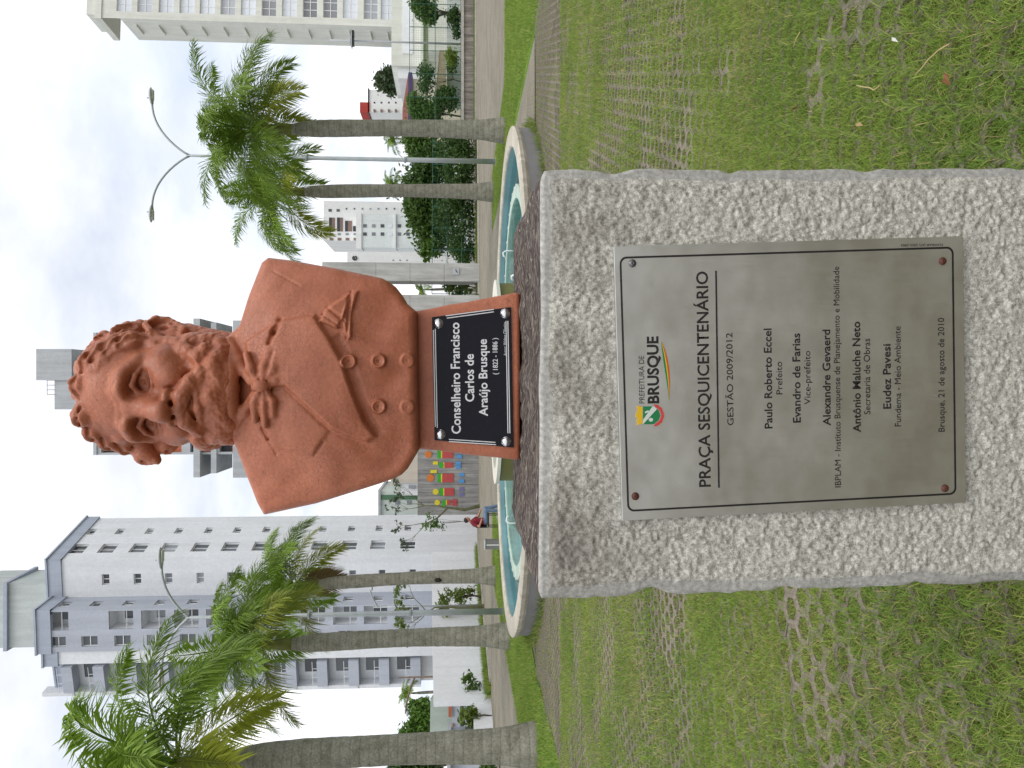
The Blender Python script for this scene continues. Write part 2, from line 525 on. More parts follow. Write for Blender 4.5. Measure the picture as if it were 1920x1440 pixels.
    for i in range(240):
        th = rr.uniform(-math.pi, math.pi); ph = math.asin(rr.uniform(-0.75, 1.0))
        p = scalp(th, ph)
        if bare(p): continue
        th2 = th + rr.uniform(0.1, 0.4) * (1 if th > 0 else -1); ph2 = ph - rr.uniform(0.10, 0.34)
        o = rr.uniform(-3, 3); w = rr.uniform(-0.14, 0.14)
        if bare(scalp(th2, ph2)): th2, ph2 = th + rr.uniform(-.1, .1), ph - 0.06
        R = rr.uniform(9, 15)
        CH([scalp(th, ph, o), scalp((th + th2) / 2 + w, (ph + ph2) / 2, o + rr.uniform(0, 5)), scalp(th2 - w * 0.5, ph2, o)], [R * 0.75, R, R * 0.6], k=9)
    # bold locks along the hairline, fuller on the viewer's left
    bold = [[(-4, 74, 112), (-26, 82, 118), (-50, 66, 118)], [(10, 74, 116), (32, 72, 120), (54, 56, 116)], [(-36, 66, 108), (-62, 66, 108), (-80, 44, 98)],
            [(-60, 60, 92), (-84, 54, 88), (-100, 34, 74)], [(-74, 52, 70), (-96, 44, 64), (-110, 26, 46)], [(-84, 38, 48), (-106, 34, 40), (-118, 24, 20)],
            [(-92, 34, 36), (-118, 44, 30), (-126, 52, 12)], [(-92, 24, 6), (-104, 30, -8), (-100, 26, -30)],
            [(52, 58, 104), (72, 54, 98), (90, 34, 84)], [(66, 54, 84), (84, 44, 74), (96, 26, 56)], [(78, 46, 60), (92, 34, 48), (100, 20, 26)],
            [(86, 36, 40), (97, 28, 26), (99, 18, 2)], [(84, 20, 66), (102, 2, 56), (108, -20, 42)], [(-84, 14, 76), (-104, 0, 66), (-112, -20, 44)]]
    for i, p in enumerate(bold):
        lift = (14 if i in (0, 2, 3) else 12) if p[0][0] < 0 else (10 if i in (1, 8) else 5)
        if i in (6, 7): P3 = [np.array(q, float) for q in p]
        else: P3 = [onto(p[0], min(lift - 2, 3)), onto(p[1], lift + 3), onto(p[2], min(lift - 1, 4))]; CH([onto(p[0], -6), onto(p[1], -4), onto(p[2], -6)], [14, 18, 12], k=9)
        rad = [14, 19, 11] if p[0][0] < 0 else [12, 16, 10]
        CH(P3, rad, k=9)
        for sgn in (-1, 1):
            cut = []
            for q, r_ in zip(P3, rad):
                out = q - np.array([0, -22, 30]); out = out / np.linalg.norm(out)
                along = P3[2] - P3[0]; side = np.cross(out, along); side = side / np.linalg.norm(side)
                cut.append(q + out * r_ * 1.0 + side * sgn * r_ * 0.5)
            CH(cut, [1.2, 2.0, 1.0], 'cut', 9)
    for i in range(170):                                                # strands cut between the locks
        th = rr.uniform(-math.pi, math.pi); ph = math.asin(rr.uniform(-0.5, 0.98))
        p = scalp(th, ph)
        if bare(p): continue
        q = scalp(th + rr.uniform(-0.25, 0.25), ph - rr.uniform(0.12, 0.25), 14)
        if bare(q) or p[1] > 10: continue
        CH([scalp(th, ph, 14), q], [3.2, 2], 'cut', 7)
    V, Q = g.mesh()
    # clay texture: coarse lumps in hair and beard, light tooling elsewhere
    z = V[:, 2]; hairy = np.clip((-V[:, 2] - 66) / 20, 0, 1) + np.clip((V[:, 2] - 100 + 0.009 * V[:, 0] ** 2) / 16, 0, 1) + np.clip((6 - V[:, 1]) / 14, 0, 1)
    hairy = np.clip(hairy, 0, 1)
    def n3(s, ph): return np.sin(V[:, 0] / s + ph + 1.7 * np.sin(V[:, 2] / s * .8 + ph)) * np.sin(V[:, 1] / s * 1.1 + 2 * ph) * np.sin(V[:, 2] / s * .9 + ph * 3 + 1.3 * np.sin(V[:, 0] / s))
    d = V - np.array([0, -10, -20]); d = d / np.linalg.norm(d, axis=1)[:, None]
    V = V + d * (hairy * (0.9 * n3(5.1, 1.0) + 0.7 * n3(3.3, 2.3) + 0.9 * n3(9.0, .7)) + (1 - hairy) * 0.25 * n3(5, .4))[:, None]
    V[:, 2] = np.where(z < 0, V[:, 2] * np.where(V[:, 2] < -195, 1.0, 0.885), V[:, 2])
    return V * U, Q

bust = empty('bust', pw(720, 974, 1.66), 0.0, 'terracotta painted portrait bust of a bearded man in a bow tie', 'bust')
B0 = Vector(bust.location)
HEAD_Y = 1.63
hv, hq = make_head()
hme = np_mesh('head', hv, hq)
_hz = pw(716, 270, HEAD_Y - 0.095).z + 0.005
head = link('head', hme, M_TERRA, bust, smooth=True)
_hx = pw(716, 270, HEAD_Y).x
# local +y looks at the viewer (world -Y): turn by 180 degrees, then towards the viewer's left
# mirror in x instead of a half turn keeps local x = viewer's right
head.matrix_basis = Matrix.Translation(Vector((_hx, HEAD_Y, _hz)) - B0) @ Euler((math.radians(2), math.radians(-1), math.radians(-21))).to_matrix().to_4x4() @ Matrix.Scale(-1, 4, (0, 1, 0))
hme.flip_normals()

# ---- torso: outline from the side cuts, relief on the front
T_Y = 1.63
def t2(u, v, Y=T_Y):
    p = pw(u, v, Y); return (p.x, p.z)
def make_torso():
    outl = [(619, 444), (640, 415), (790, 408), (800, 424), (828, 458), (883, 474), (944, 497), (954, 510), (949, 550), (933, 637), (915, 720), (908, 734), (898, 747), (884, 758), (868, 767), (852, 786),
            (600, 790), (580, 778), (565, 769), (554, 758), (546, 742), (538, 720), (523, 673), (500, 600), (484, 530), (477, 501), (500, 489), (561, 466)]
    P = [t2(*q) for q in outl]
    h = 0.0021
    xs = [p[0] for p in P]; zs = [p[1] for p in P]
    g = Grid((min(xs) - .012, -0.11, min(zs) - .03), (max(xs) + .012, 0.16, max(zs) + .012), h)
    X = g.ax[0][:, None]; Z = g.ax[2][None, :]
    d2 = poly_sdf(X, Z, P)
    xc = pw(716, 600, T_Y).x
    zb = t2(716, 780)[1]; zt = t2(716, 470)[1]
    w = np.clip((Z - zb) / (zt - zb), -0.2, 1.3)
    r = np.clip((X - xc) / 0.29, -1, 1)
    yf = 0.046 + 0.046 * np.cos(r * math.pi / 2) ** 1.0 * (0.75 + 0.35 * np.exp(-((w - 0.5) / 0.4) ** 2)) - 0.03 * sstep(w, 0.78, 1.2)
    yf = yf + 0.010 * np.exp(-(((X - xc - 0.11) / 0.08) ** 2 + ((w - 0.55) / 0.25) ** 2)) + 0.010 * np.exp(-(((X - xc + 0.11) / 0.08) ** 2 + ((w - 0.55) / 0.25) ** 2))
    YF = 1.545
    def f2(u, v):
        p = pw(u, v, YF); return (p.x, p.z)
    def panel(pts, up, soft=0.004):
        s = poly_sdf(X, Z, [f2(*q) for q in pts])
        return up * (1 - sstep(s, -soft, soft * 0.35))
    def groove(a, b, wid, dep):
        a, b = np.array(f2(*a)), np.array(f2(*b)); e = b - a
        tt = np.clip(((X - a[0]) * e[0] + (Z - a[1]) * e[1]) / float(e @ e), 0, 1)
        dd = np.sqrt((X - a[0] - tt * e[0]) ** 2 + (Z - a[1] - tt * e[1]) ** 2)
        return -dep * np.exp(-(dd / wid) ** 2)
    yf = yf + panel([(640, 452), (598, 508), (585, 590), (634, 622), (716, 536), (712, 480)], 0.0040, 0.009)          # left lapel
    yf = yf + panel([(712, 470), (800, 455), (840, 524), (850, 592), (806, 622), (763, 645), (702, 666), (650, 687), (622, 708), (610, 690), (622, 650), (636, 622), (714, 537)], 0.012, 0.007)   # right lapel rolling to the left
    yf = yf + panel([(622, 708), (650, 687), (702, 666), (763, 645), (806, 622), (816, 640), (770, 664), (706, 684), (656, 703), (630, 722)], -0.004, 0.008)
    yf = yf + groove((838, 525), (816, 515), 0.0052, 0.011) + groove((816, 515), (796, 506), 0.0038, 0.008) + groove((588, 517), (616, 502), 0.0024, 0.003) + groove((616, 502), (638, 491), 0.0036, 0.005) + groove((586, 590), (612, 608), 0.0026, 0.003) + groove((704, 548), (640, 616), 0.003, 0.0)
    yf = yf + groove((935, 505), (905, 560), 0.0015, 0.002) + groove((600, 480), (560, 560), 0.03, 0.003)
    yf = yf + panel([(836, 600), (862, 613), (893, 655), (846, 648), (822, 634)], 0.009, 0.004)      # pocket handkerchief
    yf = yf + panel([(897, 672), (893, 655), (840, 640), (800, 653), (806, 662), (850, 660)], 0.007, 0.004)
    yf = yf + groove((862, 616), (838, 646), 0.003, 0.005) + groove((893, 657), (806, 652), 0.0025, 0.005) + groove((850, 606), (826, 640), 0.002, 0.003)
    for (u, v, k) in ((762, 656, 1), (763, 711, 1), (678, 711, 1), (764, 764, .45), (677, 764, .45)):
        q = f2(u, v); rr_ = np.sqrt((X - q[0]) ** 2 + (Z - q[1]) ** 2)
        yf = yf + k * (0.010 * (1 - sstep(rr_, 0.0125, 0.016)) - 0.003 * (1 - sstep(rr_, 0.008, 0.011)) - 0.004 * np.exp(-(rr_ / 0.003) ** 2))
    nz = np.sin(X * 47 + 3 * np.sin(Z * 23)) * np.sin(Z * 39 + 2 * np.sin(X * 31))
    yf = (yf + 0.0012 * nz + 0.003 * np.exp(-((w - 0.12) / 0.10) ** 2) * np.sin(X * 40 + Z * 25)).astype(np.float32)
    # extrude: outline against front and back
    Yv = g.ax[1]
    k = 0.020
    for j, y in enumerate(Yv):
        a = np.maximum(y - yf, -0.075 - y) * 0.9
        b = d2 + 0.002
        hh = np.maximum(k - np.abs(a - b), 0) / k
        g.D[:, j, :] = np.maximum(a, b) + hh * hh * k * 0.25
    # collar, neck band, bow tie
    def q3(u, v, y):
        p = pw(u, v, T_Y - y); return (p.x, y, p.z)
    def ring(v, r, rad, tilt=0.0, n=22):
        pts = []
        for i in range(n + 1):
            a = 2 * math.pi * i / n
            c = q3(712, v, 0.0)
            pts.append((c[0] + r * math.sin(a), 0.012 + r * math.cos(a), c[2] - tilt * math.cos(a)))
        return pts
    g.chain(ring(438, 0.080, 0.014, 0.018), 0.015, k=0.012)
    g.chain(ring(424, 0.076, 0.014, 0.022), 0.012, k=0.010)
    for s in ((1, [(724, 470), (760, 448), (800, 430)]), (-1, [(700, 476), (668, 458), (640, 440)])):
        g.chain([q3(u, v, 0.095 - 0.02 * i) for i, (u, v) in enumerate(s[1])], [0.008, 0.011, 0.010], k=0.008)
    BY = 0.102
    g.ell(q3(716, 488, BY + 0.004), (0.016, 0.013, 0.018), k=0.006)
    loops = [[(722, 482), (748, 470), (776, 462)], [(722, 490), (752, 494), (782, 505)], [(722, 496), (748, 512), (776, 516)], [(708, 484), (684, 476), (652, 478)],
             [(708, 492), (680, 494), (644, 497)], [(708, 498), (686, 510), (662, 512)], [(716, 500), (726, 516), (735, 530)]]
    for L in loops:
        g.chain([q3(u, v, BY - 0.004 * i) for i, (u, v) in enumerate(L)], [0.006, 0.0085, 0.007], k=0.007)
    for L in ([(728, 487), (756, 482), (780, 482)], [(704, 489), (680, 486), (652, 487)], [(730, 497), (756, 504), (780, 511)], [(704, 496), (684, 503), (656, 505)], [(706, 478), (724, 500)], [(718, 474), (712, 502)]):
        g.chain([q3(u, v, BY + 0.009 - 0.004 * i) for i, (u, v) in enumerate(L)], 0.0022, 'cut', 0.004)
    return g.mesh()
tv, tq = make_torso()
tv = np.stack([tv[:, 0], T_Y - tv[:, 1], tv[:, 2]], 1)
tme = np_mesh('torso', tv - np.array(B0), tq[:, ::-1])
torso = link('torso', tme, M_TERRA, bust, smooth=True)

# ---- tapered plinth under the bust
def make_plinth():
    m = bmesh.new()
    FB, FT, BK = 1.575, 1.59, 1.74
    lo = [pw(576, 977, FB), pw(894, 972, FB)]; hi = [pw(598, 778, FT), pw(857, 774, FT)]
    z0 = PED_TOP + 0.001
    z1 = max(hi[0].z, hi[1].z)
    vs = [(lo[0].x, FB, z0), (lo[1].x, FB, z0), (lo[1].x - .01, BK, z0), (lo[0].x + .01, BK, z0), (hi[0].x, FT, hi[0].z), (hi[1].x, FT, hi[1].z), (hi[1].x - .01, BK, hi[1].z + .02), (hi[0].x + .01, BK, hi[0].z + .02)]
    bv = [m.verts.new(Vector(v) - B0) for v in vs]
    for f in [(3, 2, 1, 0), (4, 5, 6, 7), (0, 1, 5, 4), (1, 2, 6, 5), (2, 3, 7, 6), (3, 0, 4, 7)]:
        m.faces.new([bv[i] for i in f])
    bmesh.ops.bevel(m, geom=list(m.edges), offset=0.009, segments=4, affect='EDGES', profile=0.5)
    bmesh.ops.subdivide_edges(m, edges=[e for e in m.edges if e.calc_length() > .03], cuts=5, use_grid_fill=True)
    for v in m.verts:
        n = math.sin(v.co.x * 90 + v.co.z * 41) * math.sin(v.co.z * 77 + v.co.y * 50)
        v.co += v.normal * 0.0009 * n
    me = bpy.data.meshes.new('plinth'); m.to_mesh(me); m.free()
    return link('plinth', me, M_TERRA, bust, smooth=True)
# ------------------------------------------------------------------ granite pedestal
def vnoise(nx, ny, cells_x, cells_y, seed):
    """smooth value noise on an nx x ny grid"""
    r = np.random.default_rng(seed)
    L = r.random((cells_x + 3, cells_y + 3)).astype(np.float32)
    x = np.linspace(0, cells_x, nx); y = np.linspace(0, cells_y, ny)
    xi = np.minimum(x.astype(int), cells_x - 1 + 1); yi = np.minimum(y.astype(int), cells_y)
    fx = (x - xi); fy = (y - yi)
    fx = (fx * fx * (3 - 2 * fx))[:, None]; fy = (fy * fy * (3 - 2 * fy))[None, :]
    a = L[xi][:, yi]; b = L[xi + 1][:, yi]; c = L[xi][:, yi + 1]; d = L[xi + 1][:, yi + 1]
    return (a * (1 - fx) + b * fx) * (1 - fy) + (c * (1 - fx) + d * fx) * fy - 0.5

PED_TOP = pw(720, 1012, 1.2).z
PED_W, PED_D, PED_YAW, PED_LEAN = 0.672, 0.60, math.radians(-2.5), 0.018
ped = empty('pedestal', (-0.004, 1.2, 0.0), PED_YAW, 'rough hewn pale granite pedestal block standing in the grass', 'pedestal')

t = NT('granite_hewn')
n1 = t.noise(150, 6, 0.8); n2 = t.noise(420, 3, 0.7); n3 = t.noise(6, 4, 0.6); v1 = t.voro(240, 'F1', 'Color')
c = t.ramp(n1, [(0.32, (0.20, 0.193, 0.166)), (0.46, (0.42, 0.408, 0.36)), (0.60, (0.66, 0.645, 0.585))])
c = t.mix(1.0, c, t.ramp(n2, [(0.32, 0.55), (0.5, 1.0), (0.7, 1.16)]), 'MULTIPLY')
speck = t.ramp(t.voro(420), [(0.12, 0.18), (0.22, 1.0)])
c = t.mix(1.0, c, speck, 'MULTIPLY')
sep = t.n('ShaderNodeSeparateXYZ'); t.put(sep.inputs[0], t.co())
# brown run-off stain below the bust, own irregular shape
st = t.math('MULTIPLY', t.ramp(sep.outputs[2], [(0.62, 0.0), (0.96, 1.0)]), t.ramp(t.noise(4.2, 5, 0.6, t.mapped((1, 1, 0.55))), [(0.42, 0.0), (0.62, 1.0)]))
mz = t.n('ShaderNodeMapRange'); t.put(mz.inputs['Value'], sep.outputs[2]); mz.inputs['From Min'].default_value = PED_TOP - 0.22; mz.inputs['From Max'].default_value = PED_TOP
st = t.math('MULTIPLY', mz.outputs[0], t.ramp(t.noise(5.5, 5, 0.65, t.mapped((1, 1, 0.55))), [(0.40, 0.0), (0.62, 0.75)]))
c = t.mix(st, c, (0.13, 0.105, 0.09))
nb = t.bump(n1, 0.45, 0.005); nb = t.bump(n2, 0.45, 0.002, nb)
M_HEWN = t.done(c, 0.85, normal=nb, spec=0.25)

t = NT('granite_sawn')
n1 = t.noise(130, 5, 0.7); n2 = t.noise(4, 4)
c = t.ramp(n1, [(0.3, (0.22, 0.215, 0.20)), (0.55, (0.40, 0.39, 0.365)), (0.7, (0.54, 0.53, 0.495))])
c = t.mix(1.0, c, t.ramp(n2, [(0.3, 0.8), (0.7, 1.08)]), 'MULTIPLY')
M_SAWN = t.done(c, 0.75, normal=t.bump(n1, 0.3, 0.003), spec=0.3)

t = NT('granite_weathered')
mp = t.mapped((1.0, 7.0, 1.0))
n1 = t.noise(14, 6, 0.7, mp); n2 = t.noise(60, 5, 0.75, t.mapped((1, 2.5, 1))); n3 = t.noise(30, 4, 0.6, t.mapped((1, 6, 1)))
c = t.ramp(n1, [(0.34, (0.022, 0.017, 0.016)), (0.50, (0.075, 0.056, 0.050)), (0.64, (0.22, 0.185, 0.15))])
c = t.mix(t.ramp(n2, [(0.56, 0.0), (0.66, 0.9)]), c, (0.42, 0.40, 0.35))
c = t.mix(t.ramp(n3, [(0.62, 0.0), (0.72, 0.6)]), c, (0.02, 0.017, 0.018))
M_WEATHERED = t.done(c, 0.9, normal=t.bump(t.math('ADD', n1, n2), 0.6, 0.008), spec=0.2)

def make_pedestal():
    W, Dp, H = PED_W, PED_D, PED_TOP
    nx, nz = 330, 620
    x = np.linspace(-W / 2, W / 2, nx)[:, None] * np.ones((1, nz)); z = np.linspace(0, H, nz)[None, :] * np.ones((nx, 1))
    nn = 0.0022 * vnoise(nx, nz, 24, 50, 1) + 0.0028 * vnoise(nx, nz, 66, 138, 2) + 0.0038 * vnoise(nx, nz, 140, 290, 3) + 0.004 * vnoise(nx, nz, 7, 14, 4)
    e = np.minimum(np.minimum(W / 2 - np.abs(x), H - z), 1.0)
    ew = 0.014 + 0.020 * (vnoise(nx, nz, 9, 16, 5) + 0.5)
    inner = np.clip((e - 0.008) / ew, 0, 1); inner = inner * inner * (3 - 2 * inner)
    y = -(0.004 + nn) * inner - 0.0012 * vnoise(nx, nz, 60, 120, 6)
    rnd = np.clip(1 - e / 0.007, 0, 1) ** 2 * 0.005                      # worn arris
    y = y + rnd
    # scalloped sides
    zz = np.linspace(0, H, nz)
    wl = 0.003 * vnoise(nz, 2, 16, 1, 11)[:, 0] + 0.003 * vnoise(nz, 2, 60, 1, 12)[:, 0]
    wr = 0.003 * vnoise(nz, 2, 14, 1, 13)[:, 0] + 0.003 * vnoise(nz, 2, 55, 1, 14)[:, 0]
    for zc, a, s in ((H - 0.18, 0.011, 0.022), (H - 0.40, 0.006, 0.02), (H - 0.62, 0.006, 0.012)):
        wl = wl + a * np.exp(-((zz - zc) / s) ** 2)
    for zc, a, s in ((H - 0.115, 0.006, 0.02), (H - 0.30, 0.006, 0.012), (H - 0.52, 0.005, 0.02)):
        wr = wr - a * np.exp(-((zz - zc) / s) ** 2)
    fr = (x + W / 2) / W
    px = x + wl[None, :] * np.clip(1 - fr * 14, 0, 1) + wr[None, :] * np.clip(1 - (1 - fr) * 14, 0, 1)
    tw = 0.004 * vnoise(nx, 2, 12, 1, 15)[:, 0]
    pz = z + (tw[:, None]) * np.clip(1 - (H - z) / 0.03, 0, 1) - np.clip(1 - (W / 2 - np.abs(x)) / 0.02, 0, 1) ** 2 * np.clip(1 - (H - z) / 0.03, 0, 1) * 0.006
    px = px + PED_LEAN * (H - z)
    front = np.stack([px, y, pz], -1)
    V = [front.reshape(-1, 3)]; Fq = []
    I = np.arange(nx * nz).reshape(nx, nz)
    def quads(I): return np.stack([I[:-1, :-1], I[1:, :-1], I[1:, 1:], I[:-1, 1:]], -1).reshape(-1, 4)
    Fq.append(quads(I)); _in = inner[:-1, :-1].reshape(-1); mats = [np.where(_in < 0.40, 1, 0)]
    base = nx * nz
    nd = 60
    def sheet(edge, seed, amp, mat, flip, drop=0.0):
        nonlocal base
        n = len(edge); s = np.linspace(0, 1, nd)
        back = edge + np.array([0, Dp, 0])
        P = edge[:, None, :] * (1 - s[None, :, None]) + back[:, None, :] * s[None, :, None]
        P[..., 1] = edge[:, None, 1] * (1 - s[None, :]) + (Dp * s)[None, :]
        w = np.minimum(1, s * 12)[None, :] * np.minimum(1, (1 - s) * 12)[None, :]
        d = amp * (vnoise(n, nd, 20, 14, seed) + 0.5 * vnoise(n, nd, 60, 40, seed + 1)) * w
        if mat == 2: P[..., 2] += d - drop * np.clip(s * 6, 0, 1)[None, :] * 0
        else: P[..., 0] += d
        J = np.arange(n * nd).reshape(n, nd) + base
        V.append(P.reshape(-1, 3)); base += n * nd
        q = quads(J)
        Fq.append(q[:, ::-1] if flip else q); mats.append(np.full(len(q), mat))
        return P
    sheet(front[0], 21, 0.006, 1, False)
    sheet(front[-1], 31, 0.006, 1, True)
    sheet(front[:, -1], 41, 0.010, 2, False)
    bk = np.array([[front[0, 0, 0], Dp, 0], [front[-1, 0, 0], Dp, 0], [front[-1, -1, 0], Dp, front[-1, -1, 2]], [front[0, -1, 0], Dp, front[0, -1, 2]]])
    V.append(bk); Fq.append(np.array([[base + 1, base, base + 3, base + 2]])); mats.append(np.array([1]))
    me = np_mesh('stone_block', np.concatenate(V), np.concatenate(Fq))
    for m in (M_HEWN, M_SAWN, M_WEATHERED): me.materials.append(m)
    me.polygons.foreach_set('material_index', np.concatenate(mats).astype(np.int32))
    o = link('stone_block', me, None, ped, smooth=True)
    return o
make_pedestal()
make_plinth()

# ------------------------------------------------------------------ lettering and plates
_txt_cache = {}
def glyphs(body, bold=0.0):
    key = (body, bold)
    cu = bpy.data.curves.new('lettering', 'FONT')
    cu.body = body; cu.size = 1.0; cu.offset = bold; cu.resolution_u = 3
    o = bpy.data.objects.new('tmp', cu)
    COL.objects.link(o)
    dg = bpy.context.evaluated_depsgraph_get()
    me = bpy.data.meshes.new_from_object(o.evaluated_get(dg))
    bpy.data.objects.remove(o)
    return me
class Plane:
    """a flat face in the world with its own axes: p = o + a*ex + b*ez, outward normal n"""
    def __init__(self, o, ex, ez):
        self.o = Vector(o); self.ex = Vector(ex).normalized(); self.n = self.ex.cross(Vector(ez)).normalized(); self.ez = self.n.cross(self.ex).normalized()
        if self.n.y > 0: self.n = -self.n
    def at(self, u, v):
        """local coordinates of the point of the face seen at (u, v)"""
        d = pw(u, v, 1.0) - Vector((0, 0, CAM_H)); c = Vector((0, 0, CAM_H))
        s = (self.o - c).dot(self.n) / d.dot(self.n)
        q = c + d * s - self.o
        return q.dot(self.ex), q.dot(self.ez)
    def w(self, a, b, h=0.0):
        return self.o + self.ex * a + self.ez * b + self.n * h
_capm = glyphs('H'); CAP = max(v.co.y for v in _capm.vertices)
def letter_line(parent, pl, body, u0, u1, v0, v1, cap_px, mat, bold=0.0, h=0.0008, turn=None, name='lettering'):
    """one line of lettering from (u0,v0) to (u1,v1) along its baseline"""
    me = glyphs(body, bold)
    n = len(me.vertices); co = np.empty(n * 3, np.float32); me.vertices.foreach_get('co', co); co = co.reshape(-1, 3)
    a0, b0 = pl.at(u0, v0); a1, b1 = pl.at(u1, v1)
    x0, x1 = co[:, 0].min(), co[:, 0].max()
    ca, cb = pl.at(u0, v0 - cap_px)
    if turn: ca, cb = pl.at(u0 - cap_px, v0)
    caph = math.hypot(ca - a0, cb - b0)
    ex = np.array([a1 - a0, b1 - b0]); L = np.linalg.norm(ex); ex = ex / L; ey = np.array([-ex[1], ex[0]])
    s = (co[:, 0] - x0) / (x1 - x0) * L; tt = co[:, 1] / CAP * caph
    A = a0 + ex[0] * s + ey[0] * tt; B = b0 + ex[1] * s + ey[1] * tt
    P = np.array(parent.location)
    out = np.array(pl.o)[None] + A[:, None] * np.array(pl.ex)[None] + B[:, None] * np.array(pl.ez)[None] + h * np.array(pl.n)[None] - P[None]
    me.vertices.foreach_set('co', out.astype(np.float32).ravel()); me.update()
    me.materials.clear()
    return link(name, me, mat, parent)
def shape_on(parent, pl, polys, h, mat, name, thick=0.0006):
    """flat raised shapes given as polygons in local (a, b)"""
    m = MB(); P = Vector(parent.location)
    for poly in polys:
        n = len(poly)
        vs = [pl.w(a, b, h + thick) - P for a, b in poly] + [pl.w(a, b, h - 0.0004) - P for a, b in poly]
        m.add(vs, [tuple(range(n))] + [(i, n + i, n + (i + 1) % n, (i + 1) % n) for i in range(n)])
    me = m.mesh(name)
    bm = bmesh.new(); bm.from_mesh(me); bmesh.ops.recalc_face_normals(bm, faces=bm.faces); bm.to_mesh(me); bm.free()
    return link(name, me, mat, parent)
def dome_screw(parent, pl, a, b, r, h, mat, prof=None, name='screw'):
    prof = prof or [(1.0, 0.0), (1.0, 0.15), (0.86, 0.42), (0.6, 0.62), (0.3, 0.70), (0.14, 0.70), (0.12, 0.55), (0.0, 0.55)]
    m = MB(); n = 20; P = Vector(parent.location); vs = []; fs = []
    for rr_, hh in prof:
        for k in range(n):
            w = 2 * math.pi * k / n
            vs.append(pl.w(a + math.cos(w) * r * rr_, b + math.sin(w) * r * rr_, h + hh * r) - P)
    for i in range(len(prof) - 1):
        for k in range(n):
            fs.append((i * n + k, i * n + (k + 1) % n, (i + 1) * n + (k + 1) % n, (i + 1) * n + k))
    m.add(vs, fs)
    return m.build(name, mat, parent, smooth=True)

t = NT('brushed_steel')
mp = t.mapped((5.0, 5.0, 260.0)); br = t.noise(3.0, 3, 0.6, mp)
cl = t.noise(7, 5, 0.6)
c = t.ramp(cl, [(0.3, (0.56, 0.555, 0.53)), (0.7, (0.68, 0.68, 0.66))])
mpx = t.mapped((260.0, 5.0, 5.0)); bx = t.noise(3.0, 3, 0.6, mpx)
M_STEEL = t.done(c, t.ramp(t.math('ADD', t.math('MULTIPLY', cl, 0.6), t.math('MULTIPLY', bx, 0.4)), [(0.3, 0.40), (0.7, 0.52)]), 1.0, t.bump(bx, 0.12, 0.001, t.bump(t.noise(5.0, 3, 0.5), 0.45, 0.012)))
t = NT('black_enamel'); M_INK = t.done((0.012, 0.010, 0.011), 0.5)
t = NT('rusty_screw'); M_RUST = t.done(t.ramp(t.noise(300, 3), [(0.3, (0.06, 0.018, 0.012)), (0.7, (0.12, 0.04, 0.025))]), 0.6, 0.3)
M_SCREW = plain('dull_screw_steel', (0.16, 0.16, 0.17), 0.4, metal=0.9, scale=200)
M_CHROME = plain('bright_screw_steel', (0.72, 0.73, 0.75), 0.18, 0.05, metal=1.0, scale=100)

# steel plaque on the front of the pedestal
FRONT = Plane(Vector((-0.004, 1.2, 0.9)) + Vector((math.sin(PED_YAW), -math.cos(PED_YAW), 0)) * 0.0125, (math.cos(PED_YAW), math.sin(PED_YAW), 0), (0, 0, 1))
cor = [FRONT.at(*q) for q in ((472, 1168), (985, 1148), (990, 1806), (490, 1808))]
pc = (sum(q[0] for q in cor) / 4, sum(q[1] for q in cor) / 4)
PW_ = (math.dist(cor[0], cor[1]) + math.dist(cor[3], cor[2])) / 2; PH_ = (math.dist(cor[0], cor[3]) + math.dist(cor[1], cor[2])) / 2
ang = (math.atan2(cor[1][1] - cor[0][1], cor[1][0] - cor[0][0]) + math.atan2(cor[2][1] - cor[3][1], cor[2][0] - cor[3][0])) / 2
print('plaque', PW_, PH_, math.degrees(ang), [tuple(round(x, 3) for x in q) for q in cor])
plq = empty('plaque', FRONT.w(pc[0], pc[1] - PH_ / 2), 0, 'large brushed steel dedication plaque with black lettering on the granite pedestal', 'plaque')
PF = Plane(FRONT.w(*pc), FRONT.ex * math.cos(ang) + FRONT.ez * math.sin(ang), -FRONT.ex * math.sin(ang) + FRONT.ez * math.cos(ang))
def slab(parent, pl, x0, x1, z0, z1, thick, mat, name, bevel=0.0008):
    P = Vector(parent.location)
    c8 = [(x0, z0), (x1, z0), (x1, z1), (x0, z1)]
    m = MB(); m.add([pl.w(a, b, -0.010) - P for a, b in c8] + [pl.w(a, b, thick) - P for a, b in c8], [(3, 2, 1, 0), (4, 5, 6, 7), (0, 1, 5, 4), (1, 2, 6, 5), (2, 3, 7, 6), (3, 0, 4, 7)])
    return m.build(name, mat, parent, bevel=bevel)
slab(plq, PF, -PW_ / 2, PW_ / 2, -PH_ / 2, PH_ / 2, 0.002, M_STEEL, 'plate')
def rrect(x0, x1, z0, z1, r, n=6):
    pts = []
    for cx_, cz_, a0 in ((x1 - r, z1 - r, 0), (x0 + r, z1 - r, 90), (x0 + r, z0 + r, 180), (x1 - r, z0 + r, 270)):
        for i in range(n + 1):
            a = math.radians(a0 + 90 * i / n); pts.append((cx_ + r * math.cos(a), cz_ + r * math.sin(a)))
    return pts
def frame_line(parent, pl, outer, inner, h, mat, name):
    n = len(outer); P = Vector(parent.location); m = MB()
    m.add([pl.w(a, b, h) - P for a, b in outer] + [pl.w(a, b, h) - P for a, b in inner], [(i, (i + 1) % n, n + (i + 1) % n, n + i) for i in range(n)])
    return m.build(name, mat, parent)
bl = [PF.at(*q) for q in ((490, 1172), (968, 1164), (968, 1788), (504, 1790))]
bx0, bx1 = (bl[0][0] + bl[3][0]) / 2, (bl[1][0] + bl[2][0]) / 2; bz1, bz0 = (bl[0][1] + bl[1][1]) / 2, (bl[2][1] + bl[3][1]) / 2
